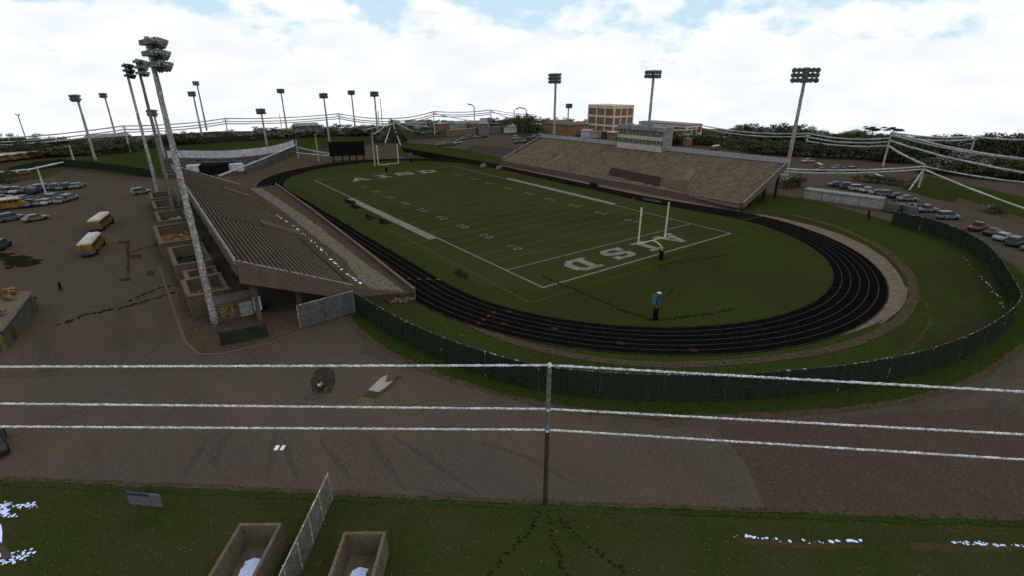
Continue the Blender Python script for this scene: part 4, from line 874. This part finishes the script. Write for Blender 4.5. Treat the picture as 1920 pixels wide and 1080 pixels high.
b = MB(); p = G(404, 322, 1); b.box(p.x, p.y, 1.8, 8, 6, 3.4, -.3); b.build('announcer_booth', M['black'], r)
b = MB(); p = G(375, 319, 1); b.box(p.x, p.y, 1.3, 7, 3, 3.0, -.3); p = G(435, 318, 1); b.box(p.x, p.y, 1.3, 7, 3, 3.0, .1); b.build('dugout_roof', M['net'], r)

# ------------------------------------------------------------ left parked structure
r = thing('wrecked_shed', 'low grey shed with caved in roof at the left edge of the car park', 'shed', (-61, 24, 0))
b = MB(); b.prism([(-61.6, 22.5), (-60.0, 35.5), (-68, 37), (-70, 23)], 0, 2.3); b.build('wall', M['sheet'], r)
b = MB(); b.hexa([(-61.3, 22.2, 2.3), (-59.7, 35.8, 2.3), (-68, 37, 2.3), (-70, 23, 2.3)], [(-61.5, 22.4, 2.5), (-59.9, 35.6, 2.5), (-68, 37, 3.3), (-70, 23, 3.3)]); b.build('roof', M['crust'], r)
b = MB()
for k in range(40): b.box(random.uniform(-68, -61.5), random.uniform(24, 36), 3.0+random.random()*.4, *(random.uniform(.3, 1.6) for _ in range(2)), random.uniform(.15, .7), random.random()*3)
b.build('roof_debris', M['rubble'], r)['kind'] = 'stuff'
for lb, q, hh, m_ in (('yellow bollard at the near corner of the wrecked shed', (11, 658), 2.2, 'gold'), ('yellow bollard at the far corner of the wrecked shed', (75, 583), 1.9, 'gold')):
    p = G(*q); rb = thing('bollard', lb, 'bollard', p); b = MB(); b.tube([(p.x, p.y, 0), (p.x, p.y, hh*.5), (p.x, p.y, hh)], .20, 10); b.build('shaft', mat('dull_yellow', (.12,.10,.03), (.07,.065,.03), 1.5), rb); b = MB(); b.tube([(p.x, p.y, hh), (p.x, p.y, hh+.12)], [.22, .1], 10); b.build('cap', M['black'], rb)
p = G(24, 635); rb = thing('barrel', 'rusty orange barrel leaning against the wrecked shed', 'barrel', p); b = MB(); b.tube([(p.x, p.y, 0), (p.x, p.y, .5), (p.x, p.y, 1.0), (p.x, p.y, 1.5)], [.48, .55, .55, .48], 12, .05); b.build('drum', M['orange'], rb); b = MB(); b.tube([(p.x, p.y, .7), (p.x, p.y, .8)], .58, 12); b.build('hoop', M['dirt'], rb)
p = G(115, 545); rb = thing('traffic_post', 'small black post with orange base alone in the car park', 'post', p); b = MB(); b.tube([(p.x, p.y, .3), (p.x, p.y, 1.3)], .16, 8); b.build('post_top', M['black'], rb); b = MB(); b.tube([(p.x, p.y, 0), (p.x, p.y, .35)], [.3, .2], 8); b.build('base', M['orange'], rb)
p = G(1627, 412); rb = thing('leaning_marker', 'leaning black marker on the grass bank below the long white shed', 'marker', p); b = MB(); b.tube([(p.x-.6, p.y-.4, .1), (p.x, p.y, 1.0), (p.x+.4, p.y+.3, 2.0)], [.12, .3, .15], 8); b.build('board', M['black'], rb); b = MB(); b.tube([(p.x, p.y, 0), (p.x, p.y, .8)], .08, 6); b.build('stake', M['sheet'], rb)

# ------------------------------------------------------------ foreground objects
def cbin(label, P, wd, ln, h, m1, m2, z_in):
    u = Vector((.81, -.586, 0)); d = Vector((-.586, -.81, 0)); P = Vector(P); t = .20
    r = thing('concrete_bin', label, 'concrete bin', P, 0, 'open concrete bins by the lawn')
    def q(a, c): v = P+u*a+d*c; return (v.x, v.y)
    b = MB(); b.prism([q(0, 0), q(wd, 0), q(wd, t), q(0, t)], 0, h); b.build('end_wall', M[m1], r)
    b = MB(); b.prism([q(0, t), q(t, t), q(t, ln), q(0, ln)], 0, h); b.build('side_wall', M[m2], r)
    b = MB(); b.prism([q(wd-t, t), q(wd, t), q(wd, ln), q(wd-t, ln)], 0, h); b.build('side_wall', M[m1], r)
    b = MB(); b.prism([q(t, t), q(wd-t, t), q(wd-t, ln), q(t, ln)], .08, .14); b.build('floor', M['concrete'], r)
    b = MB(); pts = [q(wd*.24, 1.3), q(wd*.4, 1.05), q(wd*.6, 1.2), q(wd*.62, ln), q(wd*.24, ln)]; b.face([(*p, .16) for p in rough_edge(pts, .06, .3)]); b.build('sky_paint_patch', M['sky_paint'], r)  # pale patch painted for sky showing at the bin bottom
    return r
cbin('open concrete bin left of the tall chain link fence, with painted sky blue inside', (-45.1, -23.4, 0), 2.75, 9, 2.0, 'concrete', 'concrete', .2)
cbin('open concrete bin right of the tall chain link fence, with one crusted wall', (-39.9, -28.1, 0), 2.7, 9, 2.0, 'concrete', 'crust', .2)
p = G(280, 962); r = thing('notice_board', 'grey notice board with a dark blue stripe on a short post at the lawn edge', 'notice board', p)
u = (G(312, 962)-G(248, 956)); u.z = 0; u.normalize(); a = p-u*1.25; c = p+u*1.25
zb, zt2 = HT(p, 952)+.25, HT(p, 935)+.45
b = MB(); b.bar((a.x, a.y, .75), (c.x, c.y, .75), .1, 1.05); b.build('board', M['signface'], r)
v = Vector((_f.x, _f.y, 0)).normalized()*.07
b = MB(); b.bar((a.x-v.x, a.y-v.y, 1.62), (c.x-v.x-u.x*.75, c.y-v.y-u.y*.75, 1.62), .04, .24); b.build('blue_stripe', M['signblue'], r)
for t in (-.8, .8):
    b = MB(); b.tube([(p.x+u.x*t+v.x*1.3, p.y+u.y*t+v.y*1.3, 0), (p.x+u.x*t+v.x*1.3, p.y+u.y*t+v.y*1.3, 1.8)], .06, 6); b.build('post', M['wood'], r)
a0, a1 = G(245, 922), G(340, 930); b = MB(); b.bar((a0.x, a0.y, .2), (a1.x, a1.y, .2), .05, .75); tag(b.build('fence_banner', M['chain_far']), 'faint grey banner tied to the wire fence behind the notice board', 'banner')
# tree trunk at the lower left edge
def leafball(r, n, sz, flat=1.0):
    b = MB()
    cl = [Vector((random.gauss(0, .45), random.gauss(0, .45), random.gauss(0, .34)*flat))*r for _ in range(14)]
    for k in range(n):
        c = random.choice(cl)+Vector((random.gauss(0, .14), random.gauss(0, .14), random.gauss(0, .13)*flat))*r
        s = sz*random.uniform(.5, 1.4); a = Vector((random.gauss(0, 1), random.gauss(0, 1), random.gauss(0, 1))).normalized(); t = a.orthogonal().normalized(); w_ = a.cross(t)
        b.face([c+t*s, c+w_*s*.7, c-t*s, c-w_*s*.7])
    return b
b0 = G(14, 1045); r = thing('stump', 'pale tree stump rising at the lower left corner of the lawn', 'tree stump', b0)
b = MB(); b.tube([(b0.x, b0.y, 0), (b0.x-.02, b0.y+.02, .5), (b0.x-.05, b0.y+.05, 1.15)], [.24, .19, .17], 10, .08); b.build('trunk', mat('pale_bark', (.10,.09,.07), (.07,.06,.045), 3), r)
b = MB(); b.tube([(b0.x-.05, b0.y+.05, 1.15), (b0.x-.05, b0.y+.05, 1.17)], .16, 10); b.build('cut_top', M['gravel'], r)
# seated person on the dark patch
def person(px):
    p = G(*px); r = thing('person', 'seated person in white shirt and dark trousers on the dark round road patch', 'person', p, R(215))
    def skin(name, V, E, Rr, m):
        me = bpy.data.meshes.new(name); me.from_pydata(V, E, []); me.materials.append(m); o = bpy.data.objects.new(name, me); C.objects.link(o); o.parent = r
        md = o.modifiers.new('s', 'SKIN'); sk = me.skin_vertices[0].data
        for i, q in enumerate(Rr): sk[i].radius = (q, q)
        sk[0].use_root = True; o.modifiers.new('u', 'SUBSURF').levels = 1
        for m2 in o.modifiers:
            if m2.type == 'SUBSURF': m2.render_levels = 1
        return o
    V = [(0, 0, .16), (0, .03, .42), (0, .05, .60), (0, .05, .68), (0, .07, .82)]; E = [(0, 1), (1, 2), (2, 3), (3, 4)]; Q = [.15, .14, .12, .06, .105]
    for s in (-1, 1):
        k = len(V); V += [(s*.18, .04, .58), (s*.25, .12, .36), (s*.17, .36, .34)]; E += [(2, k), (k, k+1), (k+1, k+2)]; Q += [.06, .045, .033]
        k = len(V); V += [(s*.12, .08, .14), (s*.22, .42, .36), (s*.14, .68, .08), (s*.14, .82, .06)]; E += [(0, k), (k, k+1), (k+1, k+2), (k+2, k+3)]; Q += [.10, .075, .05, .04]
        for j in range(5):
            kk = len(V); dx = (j-2)*.016; V += [(s*.17-s*dx, .43-(abs(j-2))*.008, .33)]; E += [(k-1, kk)]; Q += [.009]
    skin('body', V, E, Q, M['skin'])
    skin('shirt', [(0, 0, .2), (0, .03, .42), (0, .05, .60), (-.18, .04, .58), (-.24, .11, .40), (.18, .04, .58), (.24, .11, .40)], [(0, 1), (1, 2), (2, 3), (3, 4), (2, 5), (5, 6)], [.165, .155, .13, .075, .062, .075, .062], M['shirt'])
    skin('trousers', [(0, .0, .15), (-.12, .08, .14), (-.22, .42, .36), (-.14, .66, .1), (.12, .08, .14), (.22, .42, .36), (.14, .66, .1)], [(0, 1), (1, 2), (2, 3), (0, 4), (4, 5), (5, 6)], [.165, .115, .088, .065, .115, .088, .065], M['trousers'])
    b = MB(); b.tube([(0, .04, .80), (0, .045, .88), (0, .05, .945)], [.115, .12, .05], 12); b.build('hair', M['hair'], r, world=False, smooth=True)
person((600, 728))

# ------------------------------------------------------------ cars and buses
PAINT = {'silver': (.12,.124,.125), 'white': (.27,.265,.25), 'grey': (.075,.08,.08), 'black': (.018,.02,.022), 'red': (.11,.022,.02), 'blue': (.05,.07,.10), 'tan': (.14,.12,.09), 'green': (.05,.065,.055), 'maroon': (.055,.022,.025)}
def car_mesh(kind):
    L, W_ = (4.7, 1.85); hb = .62 if kind == 'sedan' else .75; ht = 1.45 if kind == 'sedan' else 1.85
    if kind == 'sedan': prof = [(-2.35, .35), (-2.35, .85), (-1.9, .98), (-1.3, 1.0), (1.0, .98), (1.9, .86), (2.3, .7), (2.35, .35)]; cab = [(-1.75, .98), (-1.15, 1.44), (.3, 1.46), (1.1, .97)]
    elif kind == 'suv': prof = [(-2.35, .4), (-2.35, 1.05), (-2.0, 1.1), (1.2, 1.08), (2.1, 1.0), (2.35, .85), (2.35, .4)]; cab = [(-2.25, 1.09), (-2.05, 1.78), (.35, 1.8), (1.15, 1.07)]
    else: prof = [(-2.7, .45), (-2.7, 1.0), (-.9, 1.02), (1.3, 1.08), (2.4, 1.0), (2.7, .85), (2.7, .45)]; cab = [(-.8, 1.02), (-.65, 1.75), (.5, 1.78), (1.2, 1.07)]
    def ext(P, w0, w1=None):
        b = MB(); w1 = w1 or w0; zmax = max(p[1] for p in P); zmin = min(p[1] for p in P); n = len(P)
        wf = lambda z: w0+(w1-w0)*(z-zmin)/max(1e-6, zmax-zmin)
        b.v = [(x, -wf(z)/2, z) for x, z in P]+[(x, wf(z)/2, z) for x, z in P]; b.f = [tuple(range(n)), tuple(range(2*n-1, n-1, -1))]+[(i, (i+1) % n, n+(i+1) % n, n+i)[::-1] for i in range(n)]
        return b
    return ext(prof, W_), ext(cab, W_-.06, W_-.42), cab, ht
def make_car(kind, colname):
    r = bpy.data.objects.new('parked_car', None); C.objects.link(r)
    pm = mat('car_paint_'+colname, PAINT[colname], tuple(x*.6 for x in PAINT[colname]), 1.2, tuple(min(1, x*2.2+.03) for x in PAINT[colname]), 3.0, .34, rough=.4)
    body, cab, cp, ht = car_mesh(kind)
    bo = body.build('body', pm, r, False); md = bo.modifiers.new('b', 'BEVEL'); md.width = .12; md.segments = 2
    cab.build('window_band', M['glass'], r, False)
    b = MB(); z = cp[1][1]; b.box((cp[1][0]+cp[2][0])/2, 0, z+.02, cp[2][0]-cp[1][0]+.05, 1.42, .07); b.build('roof', pm, r, False)
    for x in (-1.45, 1.5):
        for y in (-.86, .86):
            b = MB(); b.tube([(x, y-.1, .34), (x, y+.1, .34)], .34, 12); b.build('wheel', M['tyre'], r, False)
    for y in (-.62, .62):
        b = MB(); b.box(2.33 if kind != 'pickup' else 2.69, y, .7, .06, .35, .16); b.build('headlight', M['chrome'], r, False)
    return r
PROTO = {}
def place_car(kind, col, px, heading, label, group):
    key = (kind, col)
    if key not in PROTO: PROTO[key] = make_car(kind, col); o = PROTO[key]
    else: o = copy_tree(PROTO[key])
    p = G(*px); o.location = (p.x, p.y, .03); o.rotation_euler = (0, 0, heading); tag(o, label, 'car', group)
ordn = ['first', 'second', 'third', 'fourth', 'fifth', 'sixth', 'seventh', 'eighth', 'ninth', 'tenth', 'eleventh', 'twelfth']
kn = {'sedan': 'saloon car', 'suv': 'tall estate car', 'pickup': 'pickup truck'}
def row(cars, where, group, head):
    cars = sorted(cars, key=lambda c: c[0][0])
    for i, (q, kind, col) in enumerate(cars): place_car(kind, col, q, head+random.uniform(-.08, .08), '%s %s, %s from left in %s' % (col, kn[kind], ordn[i], where.replace(' of the left car park', ' at left').replace('scattered ', '')), group)
row([((x, y), k, c) for x, y, k, c in ((62, 358, 'sedan', 'grey'), (74, 357, 'suv', 'silver'), (86, 356, 'suv', 'grey'), (97, 355, 'sedan', 'silver'), (108, 355, 'suv', 'green'), (119, 355, 'sedan', 'silver'), (128, 354, 'suv', 'black'), (138, 353, 'sedan', 'silver'), (149, 352, 'sedan', 'silver'))], 'the far row of the left car park', 'cars in the far row of the left car park', R(70))
row([((x, y), k, c) for x, y, k, c in ((3, 361, 'suv', 'white'), (18, 362, 'suv', 'silver'), (33, 362, 'pickup', 'white'), (48, 361, 'sedan', 'maroon'), (66, 363, 'suv', 'black'))], 'the second row of the left car park', 'cars in the second row of the left car park', R(70))
row([((x, y), k, c) for x, y, k, c in ((6, 378, 'suv', 'grey'), (22, 377, 'sedan', 'silver'), (45, 377, 'sedan', 'grey'), (60, 387, 'pickup', 'blue'), (74, 385, 'sedan', 'grey'), (90, 383, 'sedan', 'white'), (103, 375, 'suv', 'silver'), (118, 380, 'sedan', 'silver'), (132, 376, 'suv', 'silver'))], 'the scattered middle row of the left car park', 'cars in the middle row of the left car park', R(66))
place_car('suv', 'grey', (22, 414), R(30), 'dark grey tall estate car by the left edge below the yellow bus', 'loose cars of the left car park'); place_car('sedan', 'tan', (68, 414), R(28), 'tan saloon car parked alone in front of the middle row', 'loose cars of the left car park')
place_car('suv', 'silver', (266, 364), R(20), 'silver tall estate car alone beside the left grandstand', 'loose cars of the left car park'); place_car('suv', 'black', (4, 466), R(80), 'black tall estate car cut by the left edge above the stained asphalt', 'loose cars of the left car park'); place_car('sedan', 'black', (-12, 842), R(100), 'black car peeking in at the left edge of the near road', 'loose cars of the left car park')
row([((x, y), k, c) for x, y, k, c in ((1690, 397, 'suv', 'black'), (1712, 394, 'sedan', 'silver'), (1735, 398, 'pickup', 'silver'), (1775, 411, 'suv', 'silver'))], 'the line behind the right screen fence', 'cars behind the right screen fence', R(-35))
row([((x, y), k, c) for x, y, k, c in ((1832, 432, 'pickup', 'red'), (1862, 441, 'sedan', 'black'), (1880, 450, 'sedan', 'white'), (1902, 460, 'suv', 'green'), (1935, 470, 'sedan', 'silver'))], 'the row at the right edge', 'cars in the row at the right edge', R(-10))
row([((x, y), k, c) for x, y, k, c in ((1568, 350, 'sedan', 'blue'), (1590, 354, 'suv', 'grey'), (1608, 358, 'suv', 'white'), (1628, 361, 'sedan', 'white'), (1646, 366, 'sedan', 'silver'), (1662, 369, 'suv', 'silver'), (1682, 372, 'sedan', 'black'), (1700, 377, 'sedan', 'silver'))], 'the row behind the long white shed', 'cars behind the long white shed', R(-35))
row([((x, y), k, c) for x, y, k, c in ((826, 274, 'sedan', 'grey'), (836, 272, 'sedan', 'silver'), (846, 273, 'suv', 'blue'), (858, 270, 'pickup', 'white'), (785, 252, 'suv', 'black'), (796, 252, 'sedan', 'grey'), (808, 251, 'suv', 'grey'), (820, 251, 'sedan', 'black'))], 'the left side of the far lot', 'cars on the left of the far car park', R(15))
row([((x, y), k, c) for x, y, k, c in ((870, 262, 'sedan', 'silver'), (882, 260, 'suv', 'grey'), (893, 259, 'sedan', 'silver'), (908, 258, 'sedan', 'black'), (968, 261, 'suv', 'white'), (970, 269, 'sedan', 'black'), (984, 268, 'sedan', 'maroon'), (994, 263, 'suv', 'black'), (1003, 258, 'sedan', 'silver'), (1014, 254, 'sedan', 'silver'))], 'the right side of the far lot', 'cars on the right of the far car park', R(15))
row([((x, y), k, c) for x, y, k, c in ((1486, 340, 'sedan', 'red'), (1540, 322, 'sedan', 'blue'), (1570, 318, 'sedan', 'silver'), (1598, 322, 'suv', 'silver'), (1515, 305, 'sedan', 'white'))], 'the street beyond the right grandstand corner', 'cars in the street beyond the right grandstand', R(-20))
def make_bus():
    r = bpy.data.objects.new('school_bus', None); C.objects.link(r)
    b = MB(); b.v = []; P = [(-5.2, .5), (-5.2, 2.6), (3.6, 2.6), (3.8, 1.7), (5.0, 1.5), (5.15, .5)]; n = len(P)
    b.v = [(x, -1.22, z) for x, z in P]+[(x, 1.22, z) for x, z in P]; b.f = [tuple(range(n)), tuple(range(2*n-1, n-1, -1))]+[(n+i, n+(i+1) % n, (i+1) % n, i) for i in range(n)]
    o = b.build('body', M['busy'], r, False); md = o.modifiers.new('b', 'BEVEL'); md.width = .12; md.segments = 2
    b = MB(); b.hexa([(-5.1, -1.15, 2.61), (3.5, -1.15, 2.61), (3.5, 1.15, 2.61), (-5.1, 1.15, 2.61)], [(-4.9, -.8, 2.95), (3.3, -.8, 2.95), (3.3, .8, 2.95), (-4.9, .8, 2.95)]); b.build('roof', M['busr'], r, False)
    for s in (-1, 1):
        for k in range(8):
            b = MB(); b.box(-4.6+k*1.02, s*1.24, 2.1, .8, .04, .55); b.build('window', M['glass'], r, False)
        for x in (-3.3, 3.4):
            b = MB(); b.tube([(x, s*1.15-.15, .5), (x, s*1.15+.15, .5)], .5, 12); b.build('wheel', M['tyre'], r, False)
    b = MB(); b.box(3.74, 0, 2.15, .1, 2.0, .7); b.build('windscreen', M['glass'], r, False)
    b = MB(); b.box(-5.24, 0, .85, .12, 2.3, .25); b.build('bumper', M['blue'], r, False)
    return r
bus0 = make_bus(); first = True
def bus(px, rz, label, s=1.0):
    global first
    o = bus0 if first else copy_tree(bus0); first = False
    p = G(*px); o.location = (p.x, p.y, .03); o.rotation_euler = (0, 0, rz); o.scale = (s, s, s); tag(o, label, 'bus', 'yellow school buses')
bus((176, 470), R(80), 'yellow school bus with white roof and blue bumper alone in the left car park', .92)
bus((193, 426), R(76), 'dusty yellow and white bus standing behind the lone blue bumper bus', .9)
bus((8, 394), R(12), 'orange yellow bus cut by the left edge among the car rows', .95)
for k in range(11):
    bus((4+k*12, 303-k*1.5+ (k % 2)), R(62), 'orange yellow bus, %s from the left in the bus row before the left trees' % ordn[k])
bus((12, 331), R(20), 'small orange bus under the pale barrier wire at the left', .6)
bus((36, 329), R(20), 'small orange bus right of the other under the pale barrier wire', .6)
bus((1342, 281), R(10), 'orange bus on the street right of the press box', .7)
bus((1535, 314), R(40), 'small orange van beyond the right floodlight', .5)
bus((1645, 336), R(40), 'small orange van under the two low wires at right', .5)

# ------------------------------------------------------------ trees and hedges
random.seed(5)
CROWN = {}
for k, lm in enumerate(('leaf', 'leaf2', 'leaf3')):
    for v in range(3):
        b = leafball(1.0, 1000, .065); me = bpy.data.meshes.new('crown'); me.from_pydata(b.v, [], b.f); me.materials.append(M[lm]); CROWN[(lm, v)] = me
tb = MB(); tb.tube([(0, 0, 0), (.01, 0, .4), (0, .01, .9)], [.07, .05, .02], 7); TR = bpy.data.meshes.new('trunk')
for t in range(4):
    a = t*1.6; tb.tube([(0, 0, .5), (.25*math.cos(a), .25*math.sin(a), .85)], [.035, .012], 5)
TR.from_pydata(tb.v, [], tb.f); TR.materials.append(M['bark'])
def tree(p, h, wd, lm, label, group, cat='tree', name='tree'):
    r = thing(name, label, cat, (p.x, p.y, 0), random.uniform(0, 6), group)
    t = bpy.data.objects.new('trunk', TR); C.objects.link(t); t.parent = r; t.scale = (h, h, h*.9)
    c = bpy.data.objects.new('crown', CROWN[(lm, random.randrange(3))]); C.objects.link(c); c.parent = r; c.location = (0, 0, h*.56); c.scale = (wd*.62, wd*.62, h*.50)
def ordl(k): return '%d%s' % (k, 'th' if 10 < k % 100 < 14 else {1: 'st', 2: 'nd', 3: 'rd'}.get(k % 10, 'th'))
def treeline(pts, n, toprow, wd, kinds, where, group, name='tree', cat='tree', jz=3.0):
    n = int(n*1.25)
    kk = {'leaf': 'dark', 'leaf2': 'olive', 'leaf3': 'greyish'}
    for i in range(n):
        t = (i+.5)/n*(len(pts)-1); j = min(int(t), len(pts)-2); f = t-j
        q = (pts[j][0]+(pts[j+1][0]-pts[j][0])*f, pts[j][1]+(pts[j+1][1]-pts[j][1])*f+random.uniform(-jz, jz)*.6)
        tr = pts[j][2]+(pts[j+1][2]-pts[j][2])*f+random.gauss(1.5, 4.0)
        p = G(q[0], q[1]); h = max(2.0, HT(p, tr)); lm = random.choice(kinds)
        tree(p, h, wd*random.uniform(.8, 1.3), lm, '%s %s, %s from left %s' % (kk[lm], cat, ordl(i+1), where), group, cat, name)
treeline([(-10, 285, 256), (60, 280, 256), (90, 279, 262), (160, 278, 262), (250, 274, 256)], 22, 0, 9, ['leaf', 'leaf', 'leaf2'], 'in the tree belt at the far left', 'trees of the far left belt')
treeline([(-10, 298, 272), (70, 296, 268), (150, 290, 272), (260, 284, 262)], 18, 0, 7, ['leaf', 'leaf2'], 'in the low belt behind the bus row', 'trees behind the bus row')
treeline([(260, 276, 254), (350, 270, 250), (470, 262, 247), (600, 256, 241), (740, 252, 238)], 40, 0, 7, ['leaf', 'leaf2', 'leaf3', 'leaf3'], 'in the hedge row behind the outfield fence', 'hedge trees behind the outfield')
treeline([(480, 252, 240), (620, 246, 234), (760, 242, 229), (900, 238, 222), (1000, 236, 218), (1100, 240, 222)], 44, 0, 9, ['leaf2', 'leaf3', 'leaf3'], 'on the far skyline before the school', 'skyline trees left of the school')
treeline([(950, 246, 224), (985, 246, 216), (1010, 250, 228)], 6, 0, 8, ['leaf'], 'in the dark clump under the street lamps', 'dark trees under the street lamps')
treeline([(1190, 268, 226), (1260, 272, 246), (1330, 270, 252), (1400, 280, 258)], 16, 0, 7, ['leaf', 'leaf2'], 'in the low trees beyond the press box', 'low trees beyond the press box')
treeline([(1370, 262, 236), (1460, 262, 232), (1540, 268, 243), (1620, 272, 250), (1690, 276, 255)], 34, 0, 10, ['leaf', 'leaf2', 'leaf3'], 'in the wood behind the right grandstand corner', 'wood behind the right grandstand')
treeline([(1390, 284, 256), (1500, 292, 266), (1640, 300, 268), (1720, 308, 270)], 26, 0, 8, ['leaf', 'leaf', 'leaf2'], 'in the dark belt right of the corner floodlight', 'dark belt right of the corner floodlight')
treeline([(1700, 290, 262), (1760, 292, 254), (1830, 296, 252), (1890, 298, 250), (1960, 304, 254)], 26, 0, 10, ['leaf', 'leaf2', 'leaf3'], 'in the high wood at the far right', 'high wood at the far right')
treeline([(1740, 322, 285), (1830, 330, 290), (1900, 336, 296), (1990, 346, 300)], 22, 0, 8, ['leaf', 'leaf2', 'leaf3'], 'in the front belt of the far right wood', 'front belt of the far right wood')
treeline([(1470, 352, 335), (1500, 350, 333)], 5, 0, 3, ['leaf', 'leaf2'], 'beside the steps of the right grandstand corner', 'bushes at the right grandstand corner', 'bush', 'bush')
treeline([(0, 345, 322), (12, 340, 320)], 2, 0, 6, ['leaf'], 'at the left edge below the barrier wire', 'bushes at the left edge', 'bush', 'bush')
treeline([(700, 268, 244), (735, 266, 236), (765, 268, 250)], 8, 0, 5, ['leaf', 'leaf3', 'leaf3'], 'around the tangle pole behind the far goalpost', 'bushes round the tangle pole', 'bush', 'bush')
treeline([(1850, 398, 388), (1880, 402, 390)], 3, 0, 2.5, ['leaf3', 'leaf2'], 'on the island at the right edge of the car park', 'bushes on the right island', 'bush', 'bush')
treeline([(1600, 338, 322), (1700, 350, 332)], 5, 0, 4, ['leaf', 'leaf2'], 'along the lot under the two low wires', 'bushes under the two low wires', 'bush', 'bush')
for lb, q, top in (('flat topped tall tree left of the hub pole, above the wood', (1630, 272), 240), ('flat topped tall tree just behind the hub pole', (1668, 274), 240)):
    p = G(*q); h = HT(p, top); r = thing('tall_tree', lb, 'tree', (p.x, p.y, 0))
    t = bpy.data.objects.new('trunk', TR); C.objects.link(t); t.parent = r; t.scale = (h*.6, h*.6, h*1.0)
    b = leafball(1.0, 1800, .10); b.v = [(x*4.5, y*4.5, h*.95+max(-1, min(1, z))*1.1) for x, y, z in b.v]; b.build('crown', M['leaf2'], r, False)
